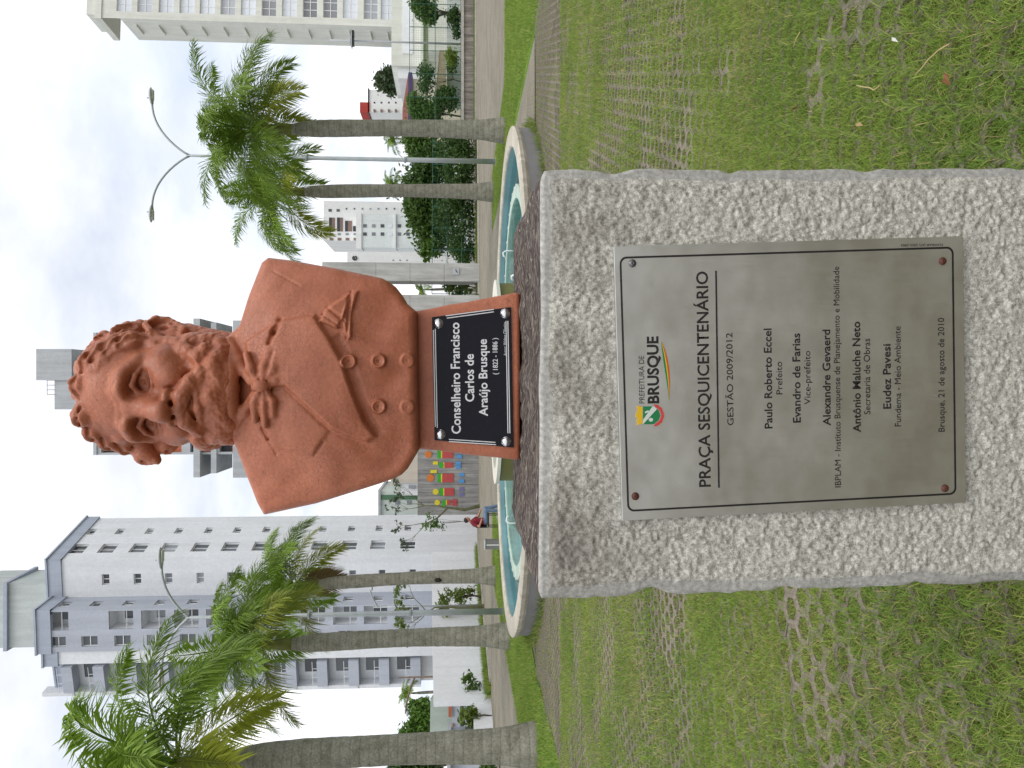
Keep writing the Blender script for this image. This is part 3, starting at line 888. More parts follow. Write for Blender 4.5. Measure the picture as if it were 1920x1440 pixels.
frame_line(plq, PF, rrect(bx0, bx1, bz0, bz1, 0.011), rrect(bx0 + .003, bx1 - .003, bz0 + .003, bz1 - .003, 0.0085), 0.0024, M_INK, 'border_line')
for u, v, m_ in ((510, 1190.6, M_RUST), (946, 1185, M_SCREW), (950, 1765.6, M_RUST), (525, 1770, M_RUST)):
    a, b = PF.at(u, v)
    dome_screw(plq, PF, a, b, 0.0062, 0.002, m_)
H_ = 0.0025
LB, LR = 0.022, -0.004
for body, u0, u1, v0, v1, cp, bo in (
    ('PREFEITURA DE', 684, 773, 1208, 1207, 10, LR), ('BRUSQUE', 684, 809.5, 1234.5, 1233, 20, 0.03),
    ('PRAÇA SESQUICENTENÁRIO', 528, 931, 1331.5, 1326, 21, 0.014), ('GESTÃO 2009/2012', 643, 816, 1374.5, 1372, 11.5, 0.004),
    ('Paulo Roberto Eccel', 637, 824, 1447, 1445, 14, 0.016), ('Prefeito', 701, 762, 1466, 1465, 11.5, 0),
    ('Evandro de Farias', 648, 815, 1500, 1498.5, 14, 0.016), ('Vice-prefeito', 682, 782, 1518.5, 1518, 11.5, 0),
    ('Alexandre Gevaerd', 642.5, 822, 1556, 1555, 14, 0.016), ('IBPLAM - Instituto Brusquense de Planejamento e Mobilidade', 527, 940, 1575.5, 1572, 11, 0),
    ('Antônio Maluche Neto', 630, 837, 1612.5, 1611, 14, 0.016), ('Secretaria de Obras', 663.5, 805, 1630.5, 1629.5, 11.5, 0),
    ('Eudez Pavesi', 674, 795, 1669, 1668, 14, 0.016), ('Fundema - Meio Ambiente', 641, 828, 1688, 1687, 11.5, 0),
    ('Brusque, 21 de agosto de 2010', 631, 844, 1769.5, 1768.5, 11.5, 0)):
    letter_line(plq, PF, body, u0, u1, v0, v1, cp, M_INK, bo, H_)
letter_line(plq, PF, 'FOWBAR (47) 3355-2903', 983, 982, 1766, 1688, 4.5, M_INK, 0, H_, turn=True)
a0, b0 = PF.at(526, 1347); a1, b1 = PF.at(932, 1341.5)
shape_on(plq, PF, [[(a0, b0 - .0013), (a1, b1 - .0013), (a1, b1 + .0013), (a0, b0 + .0013)]], 0.0022, M_INK, 'rule')
# municipal crest and swoosh
M_PGREEN, M_PYEL, M_PORG, M_PRED, M_PWHT = plain('print_green', (0.015, 0.20, 0.07), .4), plain('print_yellow', (0.72, 0.45, 0.02), .4), plain('print_orange', (0.55, 0.10, 0.02), .4), plain('print_red', (0.60, 0.06, 0.05), .4), plain('print_white', (0.62, 0.66, 0.62), .4)
def crest_pt(x, y): return PF.at(643 + x * 37, 1192.5 + y * 52)
def swoosh(f0, f1, mat):
    up, dn = [], []
    for i in range(15):
        q = i / 14; u = 689 + 112 * q; vc = 1253.6 - 1.5 * q - 13 * q ** 2.2; w = 12.5 * math.sin(math.pi * min(1, q * 0.98 + 0.02)) ** 0.8 * (0.35 + 0.65 * q)
        if q > .93: w *= 0.6
        up.append(PF.at(u, vc - w / 2 + w * f0)); dn.append(PF.at(u, vc - w / 2 + w * f1))
    return shape_on(plq, PF, [[up[i], dn[i], dn[i + 1], up[i + 1]] for i in range(14)], 0.0022, mat, 'swoosh')
swoosh(0, .4, M_PGREEN); swoosh(.4, .62, M_PYEL); swoosh(.62, 1.0, M_PORG)
shape_on(plq, PF, [[crest_pt(*q) for q in ((.05, .24), (.95, .24), (.95, .62), (.75, .80), (.5, .86), (.25, .80), (.05, .62))][::-1]], 0.0022, M_PGREEN, 'crest')
shape_on(plq, PF, [[crest_pt(*q) for q in p][::-1] for p in ([(.08, .22), (.0, .0), (.16, .05), (.2, .0), (.34, .05), (.40, -.02), (.60, -.02), (.66, .05), (.80, .0), (.84, .05), (1, .0), (.92, .22)],)], 0.0022, M_PYEL, 'crest_crown')
shape_on(plq, PF, [[crest_pt(*q) for q in ((.05, .24), (.28, .24), (.95, .58), (.95, .64), (.82, .74))][::-1], [crest_pt(.28 + .10 * math.cos(i * .785), .52 + .08 * math.sin(i * .785)) for i in range(8)], [crest_pt(*q) for q in ((.6, .32), (.68, .30), (.76, .42), (.68, .46))][::-1]], 0.0027, M_PWHT, 'crest_band')
shape_on(plq, PF, [[crest_pt(*q) for q in p][::-1] for p in ([(-.06, .62), (.04, .66), (.24, .84), (.5, .90), (.76, .84), (.96, .66), (1.06, .62), (1.02, .78), (.84, .93), (.5, 1.0), (.16, .93), (-.02, .78)],)], 0.0022, M_PRED, 'crest_ribbon')

# black name plate on the plinth of the bust
_lo = [pw(576, 977, 1.575), pw(894, 972, 1.575)]; _hi = [pw(598, 778, 1.59), pw(857, 774, 1.59)]
_o = (_lo[0] + _lo[1] + _hi[0] + _hi[1]) / 4
NP = Plane(_o, (_lo[1] - _lo[0]), ((_hi[0] + _hi[1]) - (_lo[0] + _lo[1])))
npl = empty('name_plate', NP.w(0, -0.08), 0, 'black name plate with white lettering and four bright screws on the bust plinth', 'name plate')
t = NT('black_plate'); M_BLACK = t.done(t.ramp(t.noise(160, 3), [(0.62, (0.006, 0.006, 0.010)), (0.8, (0.02, 0.02, 0.022))]), 0.22, spec=0.16)
M_WHITE_INK = plain('white_enamel', (0.62, 0.62, 0.63), 0.4, 0.06)
pcn = [NP.at(*q) for q in ((601, 963), (864, 958), (845, 810), (615, 815))]
P = Vector(npl.location); m = MB()
m.add([NP.w(a, b, -0.003) - P for a, b in pcn] + [NP.w(a, b, 0.0035) - P for a, b in pcn], [(3, 2, 1, 0), (4, 5, 6, 7), (0, 1, 5, 4), (1, 2, 6, 5), (2, 3, 7, 6), (3, 0, 4, 7)])
m.build('plate', M_BLACK, npl, bevel=0.0006)
for q0, q1 in (((640, 816.6), (821, 812.8)), ((638, 820.2), (823, 816.4)), ((612.5, 842), (606.5, 930)), ((616.5, 842), (610.8, 929)), ((628, 956), (838, 952.2)), ((628, 952.4), (838, 948.8)), ((847.5, 836), (859.6, 926)), ((843.2, 838), (855, 926))):
    a = NP.at(*q0); b = NP.at(*q1)
    d = Vector((b[0] - a[0], b[1] - a[1])).normalized() * 0.0009; nn = (-d.y, d.x)
    shape_on(npl, NP, [[(a[0] - nn[0], a[1] - nn[1]), (b[0] - nn[0], b[1] - nn[1]), (b[0] + nn[0], b[1] + nn[1]), (a[0] + nn[0], a[1] + nn[1])]], 0.0036, M_WHITE_INK, 'border_line', 0.0004)
for u, v in ((626, 826.5), (833, 822.5), (852, 947), (612.6, 949)):
    a, b = NP.at(u, v); dome_screw(npl, NP, a, b, 0.0086, 0.0035, M_CHROME, [(1.15, 0), (1.15, .12), (1.0, .14), (0.95, .4), (0.78, .62), (0.5, .76), (0.2, .80), (0.0, .80)])
for body, u0, u1, v0, v1, cp, bo in (('Conselheiro Francisco', 627, 835, 864, 861, 16.5, 0.018), ('Carlos de', 687, 776, 889, 888, 16, 0.018), ('Araújo Brusque', 660, 804, 914.5, 912.5, 15.5, 0.018), ('( 1822 - 1886 )', 738, 806, 933.5, 932.5, 9, 0.01), ('Autor: Walter Oliveira', 773, 835.6, 950, 949, 5.5, 0)):
    letter_line(npl, NP, body, u0, u1, v0, v1, cp, M_WHITE_INK, bo, 0.0042)
# ------------------------------------------------------------------ ground, lawns, path, grass pavers
def sheet(name, poly, z, mat):
    m = MB(); m.add([(x, y, z) for x, y in poly], [tuple(range(len(poly)))])
    o = m.build(name, mat); tag(o, kind='structure'); return o
t = NT('lawn_soil')
n1 = t.noise(0.35, 6, 0.65); n2 = t.noise(9, 6, 0.7); n3 = t.noise(60, 3, 0.7)
c = t.ramp(n1, [(0.35, (0.095, 0.17, 0.024)), (0.6, (0.15, 0.25, 0.035)), (0.75, (0.19, 0.27, 0.055))])
c = t.mix(1.0, c, t.ramp(n2, [(0.3, 0.62), (0.7, 1.25)]), 'MULTIPLY'); c = t.mix(1.0, c, t.ramp(n3, [(0.3, 0.6), (0.7, 1.25)]), 'MULTIPLY')
M_LAWN = t.done(c, 0.95, normal=t.bump(n3, 0.8, 0.03), spec=0.1)
t = NT('path_blocks')
n1 = t.noise(0.5, 5, 0.65); n2 = t.noise(14, 5, 0.7)
c = t.ramp(n1, [(0.3, (0.20, 0.175, 0.135)), (0.55, (0.27, 0.245, 0.20)), (0.75, (0.31, 0.285, 0.24))])
c = t.mix(1.0, c, t.ramp(n2, [(0.3, 0.75), (0.7, 1.12)]), 'MULTIPLY')
br = t.n('ShaderNodeTexBrick'); t.put(br.inputs['Vector'], t.co()); br.inputs['Scale'].default_value = 1.0; br.inputs['Brick Width'].default_value = 0.24; br.inputs['Row Height'].default_value = 0.12; br.inputs['Mortar Size'].default_value = 0.008
br.inputs['Color1'].default_value = (0.85, .85, .85, 1); br.inputs['Color2'].default_value = (1.1, 1.1, 1.1, 1); br.inputs['Mortar'].default_value = (0.45, 0.5, 0.3, 1)
c = t.mix(1.0, c, br.outputs[0], 'MULTIPLY')
M_PATH = t.done(c, 0.9, spec=0.15)
t = NT('dark_soil')
n2 = t.noise(30, 6, 0.7); n1 = t.noise(1.2, 4)
c = t.ramp(n2, [(0.3, (0.07, 0.055, 0.028)), (0.7, (0.15, 0.135, 0.065))])
M_SOIL = t.done(c, 0.95, normal=t.bump(n2, 0.7, 0.02), spec=0.1)
t = NT('paver_concrete')
n1 = t.noise(2.3, 5, 0.65, t.co('Object')); n2 = t.noise(45, 5, 0.7); oi = t.n('ShaderNodeObjectInfo')
c = t.ramp(n2, [(0.3, (0.115, 0.095, 0.073)), (0.55, (0.20, 0.172, 0.138)), (0.72, (0.28, 0.25, 0.21))])
c = t.mix(1.0, c, t.ramp(oi.outputs['Random'], [(0.0, 0.80), (1.0, 1.14)]), 'MULTIPLY')
c = t.mix(t.ramp(n1, [(0.5, 0.0), (0.7, 0.5)]), c, (0.07, 0.075, 0.035))
M_PAVER = t.done(c, 0.92, normal=t.bump(n2, 0.6, 0.006), spec=0.2)

sheet('ground', [(-900, -700), (900, -700), (900, 1500), (-900, 1500)], -0.07, plain('town_ground', (0.22, 0.21, 0.18), .95, .3, .05))
sheet('paver_bed', [(-12, -8), (14, -8), (14, 16.4), (-12, 16.4)], -0.016, M_SOIL)
PX0, PX1 = -5.9, 7.5
PATH = sheet('path', [(-17, 10), (-9.0, 10), (-9.0, 27.0), (-9.0, 36.5), (-5.6, 36.5), (-5.6, 15.97), (7.2, 15.97), (7.2, 36.8), (9.9, 36.8), (10.6, 26.6), (60, 26.4), (60, 76), (-17, 76)], 0.0, M_PATH)
sheet('lawn', [(-9.0, 6), (PX0, 6), (PX0, 15.6), (-5.6, 17), (-5.6, 36.5), (-9.0, 36.5)], -0.004, M_LAWN)
sheet('lawn', [(PX1, 9), (60, 9), (60, 26.4), (10.6, 26.6), (9.9, 36.8), (7.2, 36.8), (7.2, 17)], -0.004, M_LAWN)

# kerbs along the lawns
def kerb(name, pts, w, h, mat, label):
    m = MB()
    for (x0, y0), (x1, y1) in zip(pts[:-1], pts[1:]):
        d = Vector((x1 - x0, y1 - y0)).normalized() * w / 2
        nx_, ny_ = -d.y, d.x
        m.prism([(x0 - nx_, y0 - ny_), (x1 - nx_, y1 - ny_), (x1 + nx_, y1 + ny_), (x0 + nx_, y0 + ny_)], -0.05, h)
    o = m.build(name, mat); tag(o, kind='structure'); return o
M_KERB = plain('kerb_concrete', (0.42, 0.40, 0.36), 0.85, 0.25, 2.0)

# grass pavers: hexagonal concrete cells, sixteen to a unit
CPX, CPY = 0.140, 0.118
def paver_mesh():
    vs, fs = [], []
    zt, zb = 0.0, -0.034
    for r in range(4):
        for q in range(4):
            cx_, cy_ = (q + 0.5 * (r % 2)) * CPX, r * CPY
            n0 = len(vs)
            hexo = [(0, CPY * 2 / 3), (-CPX / 2, CPY / 3), (-CPX / 2, -CPY / 3), (0, -CPY * 2 / 3), (CPX / 2, -CPY / 3), (CPX / 2, CPY / 3)]
            for x, y in hexo: vs.append((cx_ + x * 0.992, cy_ + y * 0.992, zt))
            for x, y in hexo: vs.append((cx_ + x * 0.70, cy_ + y * 0.70, zt - 0.004))
            for x, y in hexo: vs.append((cx_ + x * 0.66, cy_ + y * 0.66, zb))
            for x, y in hexo: vs.append((cx_ + x * 0.992, cy_ + y * 0.992, zb))
            for i in range(6):
                j = (i + 1) % 6
                fs += [(n0 + i, n0 + j, n0 + 6 + j, n0 + 6 + i), (n0 + 6 + i, n0 + 6 + j, n0 + 12 + j, n0 + 12 + i), (n0 + j, n0 + i, n0 + 18 + i, n0 + 18 + j)]
    me = bpy.data.meshes.new('paver'); me.from_pydata(vs, [], fs); me.update(); me.materials.append(M_PAVER)
    return me
PV = paver_mesh()
pav = empty('paved_field', (0, 2, 0)); tag(pav, kind='structure')
ROT = math.radians(9)
UX, UY = 4 * CPX, 4 * CPY
cr_, sr_ = math.cos(ROT), math.sin(ROT)
def lat(x, y):                                       # world -> lattice coordinates
    return x * cr_ + y * sr_, -x * sr_ + y * cr_
def unlat(a, b):
    return a * cr_ - b * sr_, a * sr_ + b * cr_
far_v, far_f = [], []
pvv = np.array([v.co[:] for v in PV.vertices]); pvf = np.array([p.vertices[:] for p in PV.polygons])
cand = []
for i in range(-40, 60):
    for j in range(-4, 50):
        a, b = i * UX, j * UY
        x, y = unlat(a + UX * .45, b + UY * .4)
        if not (PX0 - .1 < x < PX1 + .1 and 1.2 < y < 15.9): continue
        if (x - 0.0) ** 2 + (y - 18.6) ** 2 < 5.9 ** 2: continue
        if abs(x) > 0.56 * y + 0.8: continue
        if abs(x) < 0.15 and y < 2.0: continue
        cand.append((y, a, b, x))
cand.sort()
npav = 0
for y, a, b, x in cand:
    wx, wy = unlat(a, b)
    hidden = abs(x) < 0.25 * y - 0.3 and y > 1.9
    if not hidden and npav < 298:
        o = bpy.data.objects.new('paver', PV); COL.objects.link(o); o.parent = pav
        o.location = (wx, wy - 2, random.uniform(-0.006, 0.004)); o.rotation_euler = (random.uniform(-.006, .006), random.uniform(-.006, .006), ROT)
        npav += 1
    else:
        P = pvv.copy(); px_, py_ = P[:, 0] * cr_ - P[:, 1] * sr_ + wx, P[:, 0] * sr_ + P[:, 1] * cr_ + wy
        far_f.append(pvf + len(far_v) * len(pvv)); far_v.append(np.stack([px_, py_ - 2, P[:, 2]], 1))
if far_v:
    o = link('pavers_beyond', np_mesh('pavers_beyond', np.concatenate(far_v), np.concatenate(far_f)), M_PAVER, pav); tag(o, kind='stuff')
print('pavers', npav, len(far_v))

# grass: blades with their own tint
t = NT('grass_blade')
at = t.n('ShaderNodeVertexColor'); at.layer_name = 'tint'
M_GRASS = t.m
t.done(at.outputs[0], 0.6, spec=0.25)
tr = t.n('ShaderNodeBsdfTranslucent'); t.put(tr.inputs[0], at.outputs[0])
mx = t.n('ShaderNodeMixShader'); mx.inputs[0].default_value = 0.35
t.t.links.new(t.b.outputs[0], mx.inputs[1]); t.t.links.new(tr.outputs[0], mx.inputs[2]); t.t.links.new(mx.outputs[0], t.o.inputs[0])
def smooth_noise(x, y, s, seed):
    r = np.random.default_rng(seed); L = r.random((64, 64))
    a, b = x / s + 31.7, y / s + 17.3
    i, j = np.floor(a).astype(int), np.floor(b).astype(int); fa, fb = a - i, b - j
    fa = fa * fa * (3 - 2 * fa); fb = fb * fb * (3 - 2 * fb)
    g = lambda p, q: L[p % 64, q % 64]
    return (g(i, j) * (1 - fa) + g(i + 1, j) * fa) * (1 - fb) + (g(i, j + 1) * (1 - fa) + g(i + 1, j + 1) * fa) * fb
def hole_dist(x, y):
    """0 in the middle of a cell, 1 on its rim"""
    a, b = lat(x, y)
    r0 = np.floor(b / CPY)
    best = np.full(a.shape, 9.0)
    for dr in (0, 1):
        r = r0 + dr
        off = 0.5 * (np.mod(r, 2))
        q = np.round(a / CPX - off)
        dx = (a - (q + off) * CPX) / (CPX / 2); dy = (b - r * CPY) / (CPY * 0.58)
        best = np.minimum(best, np.maximum(np.abs(dx), np.maximum(np.abs(dy), np.abs(dx) * 0.5 + np.abs(dy) * 0.8)))
    return best
def cover(x, y):
    """how far the grass has overgrown the webs"""
    n = 0.45 * smooth_noise(x, y, 0.55, 3) + 0.3 * smooth_noise(x, y, 0.2, 4) + 0.25 * smooth_noise(x, y, 0.07, 5)
    c = 0.98 + 2.7 * (n - 0.5)
    def blob(cx_, cy_, sx, sy, a): return a * np.exp(-(((x - cx_) / sx) ** 2 + ((y - cy_) / sy) ** 2))
    c += blob(1.25, 4.0, 0.7, 0.45, 0.8) + blob(1.0, 2.35, 0.7, 0.32, 0.75) + blob(-1.15, 4.5, 0.6, 0.4, 0.7) + blob(-0.95, 2.45, 0.45, 0.45, 0.75) + blob(-1.35, 2.2, .3, .2, .5)
    c -= blob(1.47, 3.0, 0.17, 0.30, 1.3) + blob(1.25, 3.25, 0.14, 0.12, 1.0) + blob(-1.2, 3.4, 0.3, 0.22, 0.75) + blob(-1.5, 2.75, 0.22, 0.25, 0.7) + blob(-0.9, 3.55, .2, .15, .5)
    c -= 0.16 * (y > 5.2) + 0.10 * (y > 7.5)
    return np.clip(c, 0.0, 1.0)
def blades(name, x, y, z, length, width, tints, lean, three, seed, parent=None, kind='stuff', label=None, cat=None):
    r = np.random.default_rng(seed); n = len(x)
    az = r.random(n) * 2 * np.pi; tw = r.random(n) * 2 * np.pi
    ln = lean * (0.35 + r.random(n))
    dx, dy = np.cos(az) * np.sin(ln), np.sin(az) * np.sin(ln); dz = np.cos(ln)
    wx, wy = np.cos(tw) * width / 2, np.sin(tw) * width / 2
    B = np.stack([x, y, z], 1); D = np.stack([dx, dy, dz], 1) * length[:, None]; Wv = np.stack([wx, wy, np.zeros(n)], 1)
    if three:
        mid = B + D * 0.55 + np.array([0, 0, 0.06]) * length[:, None]
        tip = B + D * 1.0 - np.array([0, 0, 0.10]) * length[:, None]
        V = np.stack([B - Wv, B + Wv, mid - Wv * .8, mid + Wv * .8, tip], 1).reshape(-1, 3)
        i = np.arange(n)[:, None] * 5
        Fc = np.concatenate([i + [0, 1, 3], i + [0, 3, 2], i + [2, 3, 4]], 0); k = 5
    else:
        V = np.stack([B - Wv, B + Wv, B + D], 1).reshape(-1, 3); i = np.arange(n)[:, None] * 3
        Fc = i + [0, 1, 2]; k = 3
    me = np_mesh(name, V, Fc)
    ca = me.color_attributes.new('tint', 'FLOAT_COLOR', 'POINT')
    col = np.concatenate([np.repeat(tints, k, 0), np.ones((n * k, 1))], 1).astype(np.float32)
    ca.data.foreach_set('color', col.ravel())
    o = link(name, me, M_GRASS, parent); tag(o, label, cat, kind=kind)
    return o
def tint(n, r, x, y, dry=0.12):
    g0 = np.array([0.265, 0.36, 0.065]); g1 = np.array([0.15, 0.255, 0.042]); st = np.array([0.42, 0.35, 0.16]); yl = np.array([0.32, 0.38, 0.08])
    w = np.clip(smooth_noise(x, y, 0.5, 8) * 0.9 + r.normal(0, .22, n), 0, 1)[:, None]
    c = g0 * (1 - w) + g1 * w
    u = r.random(n)
    patch = dry * (0.3 + 1.9 * smooth_noise(x, y, 0.35, 9) ** 2)
    c = np.where((u < patch)[:, None], st, np.where((u > 0.86)[:, None], yl, c))
    return c * (0.75 + 0.5 * r.random(n))[:, None]
def frustum_points(n, y0, y1, spread, r):
    y = np.sqrt(r.random(n) * (y1 ** 2 - y0 ** 2) + y0 ** 2)
    x = (r.random(n) * 2 - 1) * (0.5 * y * spread + 0.15)
    return x, y
def in_pedestal(x, y):
    c, s = math.cos(PED_YAW), math.sin(PED_YAW); a = (x + 0.004) * c + (y - 1.2) * s; b = -(x + .004) * s + (y - 1.2) * c
    return (np.abs(a - 0.02) < PED_W / 2 + 0.01) & (b > -0.02) & (b < PED_D + 0.01)
def field(name, n, y0, y1, lr, wr, three, seed, wilt, label):
    r = np.random.default_rng(seed); x, y = frustum_points(n, y0, y1, 1.12, r)
    hd = hole_dist(x, y); cv = cover(x, y)
    if y0 > 11: cv = cv * 0.25 - 0.15
    keep = np.where(hd < 0.72, r.random(n) < 0.7 + 0.5 * cv, r.random(n) < np.clip(cv, 0, 1) ** 1.6)
    keep &= ~in_pedestal(x, y) & (x > PX0) & (x < PX1)
    x, y, hd, cv = x[keep], y[keep], hd[keep], cv[keep]; n = len(x)
    L = lr[0] + (lr[1] - lr[0]) * r.random(n) ** 1.5
    L *= 0.75 + 0.5 * cv
    z = np.where(hd < 0.8, -0.016, -0.002)
    W = wr[0] + (wr[1] - wr[0]) * r.random(n)
    tn = tint(n, r, x, y)
    print(name, n)
    return blades(name, x, y, z, L, W, tn, wilt, three, seed + 1, None, 'stuff', label, None)
field('grass', 380000, 1.5, 5.2, (0.020, 0.058), (0.0020, 0.0038), True, 21, 1.1, 'short green grass growing through the paver cells')
field('grass', 330000, 5.2, 11.8, (0.03, 0.065), (0.005, 0.009), False, 31, 0.9, 'short grass between the farther pavers')
field('grass', 130000, 11.8, 15.8, (0.03, 0.06), (0.008, 0.014), False, 41, 0.9, 'sparse grass in the bare paver band by the fountain')
def lawn_blades(name, n, x0, x1, y0, y1, seed, L=(0.05, 0.12), W=(0.012, 0.022)):
    r = np.random.default_rng(seed); x = x0 + (x1 - x0) * r.random(n); y = y0 + (y1 - y0) * r.random(n)
    k = (np.abs(x) < 0.58 * y + 0.5) & (np.hypot(x, y - 18.6) > 5.95); x, y = x[k], y[k]; n = len(x)
    return blades(name, x, y, np.full(n, -0.004), L[0] + (L[1] - L[0]) * r.random(n), W[0] + (W[1] - W[0]) * r.random(n), tint(n, r, x, y, .06), 0.7, False, seed + 1)
lawn_blades('lawn_grass', 45000, -8.9, PX0, 8, 36, 51)
lawn_blades('lawn_grass', 70000, PX1, 18, 12, 26.3, 52)
lawn_blades('lawn_grass', 9000, 7.3, 10, 26, 36.5, 53)
# uncut tuft along the foot of the fountain wall
_r = np.random.default_rng(61); _a = _r.random(9000) * 2 * np.pi; _q = 5.72 + _r.random(9000) ** 2 * 0.35
_x, _y = _q * np.cos(_a), 18.6 + _q * np.sin(_a); _k = (_y < 20); _x, _y = _x[_k], _y[_k]
blades('wall_grass', _x, _y, np.full(len(_x), -0.02), 0.08 + 0.16 * _r.random(len(_x)), np.full(len(_x), 0.014), tint(len(_x), _r, _x, _y, .05) * 0.8, 0.6, False, 62)
# withered stems, leaves and litter on the pavers
M_STRAW = plain('dry_stem', (0.42, 0.33, 0.16), 0.7)
def litter_leaf(u, v, s, rz, col, label):
    p = gp(u, v, 0.03); m = MB()
    m.add([(-s, 0, 0), (-s * .3, -s * .45, .012), (s * .5, -s * .35, .006), (s, 0, .02), (s * .5, s * .35, .012), (-s * .3, s * .45, .02)], [(0, 1, 2, 3), (0, 3, 4, 5)])
    o = m.build('fallen_leaf', plain('leaf_' + col, {'brown': (.22, .10, .04), 'white': (.7, .7, .66), 'tan': (.40, .28, .14)}[col], .8), None, p, (0.2, 0.15, rz)); tag(o, label, 'leaf')
litter_leaf(1290, 1780, 0.022, .4, 'brown', 'crumpled brown leaf lying among straw at the end of a long dry stem')
litter_leaf(1205, 1616, 0.018, 1.2, 'tan', 'small tan leaf fallen beside the bare paver patch')
litter_leaf(1237, 1494, 0.016, 2.0, 'brown', 'small brown leaf fallen on the lush green grass belt')
litter_leaf(1364, 1683, 0.012, .7, 'white', 'tiny white scrap lying on bare concrete webs')
def stem(pts, label):
    P = [gp(u, v, 0.045) for u, v in pts]; b = P[0].copy(); m = MB(); m.tube([p - b for p in P], 0.0022, 5)
    o = m.build('dry_stem', M_STRAW, None, b, smooth=True); tag(o, label, 'stem')
stem([(1358, 1780), (1346, 1760), (1330, 1742), (1312, 1728), (1300, 1716)][::-1], 'pale dry grass stem trailing towards the brown leaf')
stem([(1280, 1606), (1277, 1618), (1276, 1630), (1271, 1638), (1280, 1650)], 'short curled straw lying on bare concrete by a tan leaf')
stem([(1380, 1500), (1366, 1492), (1352, 1488)], 'thin straight straw poking from a paver cell')

# ------------------------------------------------------------------ fountain
FX, FY, FR, FH = 0.05, 18.6, 5.85, 0.42
fo = empty('fountain', (FX, FY, 0), 0, 'round fountain pool with cream coping, grey outer wall and raised central basin', 'fountain')
M_FWALL = plain('grey_wall_paint', (0.20, 0.195, 0.195), 0.8, 0.12, 1.5)
M_COPING = plain('cream_coping', (0.62, 0.585, 0.50), 0.75, 0.14, 2.0)
M_TEAL = plain('teal_basin_paint', (0.20, 0.345, 0.365), 0.5, 0.3, 0.5)
M_OLIVE = plain('olive_basin_paint', (0.155, 0.135, 0.03), 0.7, 0.15, 2.0)
M_PALEG = plain('pale_ledge_paint', (0.42, 0.52, 0.44), 0.6, 0.3, 3.0)
M_BGREEN = plain('green_basin_paint', (0.09, 0.20, 0.12), 0.5, 0.15, 2)
t = NT('pool_water')
gl = t.n('ShaderNodeBsdfGlossy'); gl.inputs['Roughness'].default_value = 0.03; gl.inputs['Color'].default_value = (.9, .95, 1, 1)
tp = t.n('ShaderNodeBsdfTransparent'); tp.inputs[0].default_value = (0.72, 0.90, 0.90, 1)
fr = t.n('ShaderNodeFresnel'); fr.inputs[0].default_value = 1.33
bp = t.bump(t.noise(2.2, 3, 0.5), 0.12, 0.05); t.put(gl.inputs['Normal'], bp); t.put(fr.inputs['Normal'], bp)
mx = t.n('ShaderNodeMixShader'); t.put(mx.inputs[0], t.math('MULTIPLY', fr.outputs[0], 0.42)); t.t.links.new(tp.outputs[0], mx.inputs[1]); t.t.links.new(gl.outputs[0], mx.inputs[2]); t.t.links.new(mx.outputs[0], t.o.inputs[0])
M_WATER = t.m
def disc_(name, r, z, mat):
    m = MB(); m.add([(r * math.cos(2 * math.pi * k / 96), r * math.sin(2 * math.pi * k / 96), z) for k in range(96)], [tuple(range(96))]); return m.build(name, mat, fo)
def band_(name, r, z0, z1, mat):
    n = 96; m = MB(); m.add([(r * math.cos(2 * math.pi * k / n), r * math.sin(2 * math.pi * k / n), z) for z in (z0, z1) for k in range(n)], [(k, (k + 1) % n, n + (k + 1) % n, n + k) for k in range(n)]); return m.build(name, mat, fo)
band_('outer_wall', FR - .03, -0.05, FH - .09, M_FWALL)
#, M_FWALL, fo, smooth=False)
_cp = [(FR, FH - 0.09), (FR + .01, FH - .02), (FR - .02, FH), (FR - .40, FH), (FR - .43, FH - .03), (FR - .43, 0.0), (FR - .2, -0.02)]
_m = MB(); _n = 4; _w = 2 * math.pi / 44
_m.add([(r_ * math.cos(a_), r_ * math.sin(a_), z_) for a_ in [(-.5 + (q + .0) / _n) * (_w - 0.0016) for q in range(_n + 1)] for r_, z_ in _cp],
       [(q * 7 + i_, (q + 1) * 7 + i_, (q + 1) * 7 + (i_ + 1) % 7, q * 7 + (i_ + 1) % 7) for q in range(_n) for i_ in range(7)] + [tuple(range(6, -1, -1)), tuple(range(_n * 7, _n * 7 + 7))])
_cm = _m.mesh('coping_stone')
t = NT('cream_coping_stone'); oi = t.n('ShaderNodeObjectInfo'); n1 = t.noise(2.5, 6, 0.7); n2 = t.noise(30, 4, 0.7)
c = t.ramp(n1, [(0.3, (0.36, 0.32, 0.25)), (0.55, (0.56, 0.52, 0.44)), (0.75, (0.64, 0.61, 0.54))]); c = t.mix(1.0, c, t.ramp(n2, [(0.3, .8), (0.7, 1.05)]), 'MULTIPLY'); c = t.mix(1.0, c, t.ramp(oi.outputs['Random'], [(0, .84), (1, 1.08)]), 'MULTIPLY')
_cm.materials.append(t.done(c, 0.8, spec=.25))
for k in range(44): link('coping_stone', _cm, None, fo, (0, 0, 0), (0, 0, k * _w))
disc_('basin_floor', FR - .42, 0.02, M_TEAL)
band_('basin_lining', FR - .436, 0.02, FH - .06, M_TEAL)
MB().lathe([(4.62, 0.0), (4.62, 0.262), (4.32, 0.262), (4.32, 0.0)], 96, closed=True).build('inner_ledge', M_PALEG, fo)
_tm = MB().box(-.03, .03, -.03, .03, 0, .075).mesh('ledge_stud'); _tm.materials.append(M_COPING)
for k in range(48):
    w = 2 * math.pi * (k + .5) / 48; link('ledge_stud', _tm, None, fo, (4.6 * math.cos(w), 4.6 * math.sin(w), 0.2))
disc_('water', FR - .437, 0.235, M_WATER)
band_('central_basin_wall', 2.36, 0.0, 0.66, M_OLIVE)
MB().lathe([(2.44, 0.645), (2.44, 0.72), (2.06, 0.72), (2.06, 0.60)], 72, closed=True).build('central_basin_rim', M_COPING, fo)
disc_('central_basin_water', 2.05, 0.62, M_BGREEN)
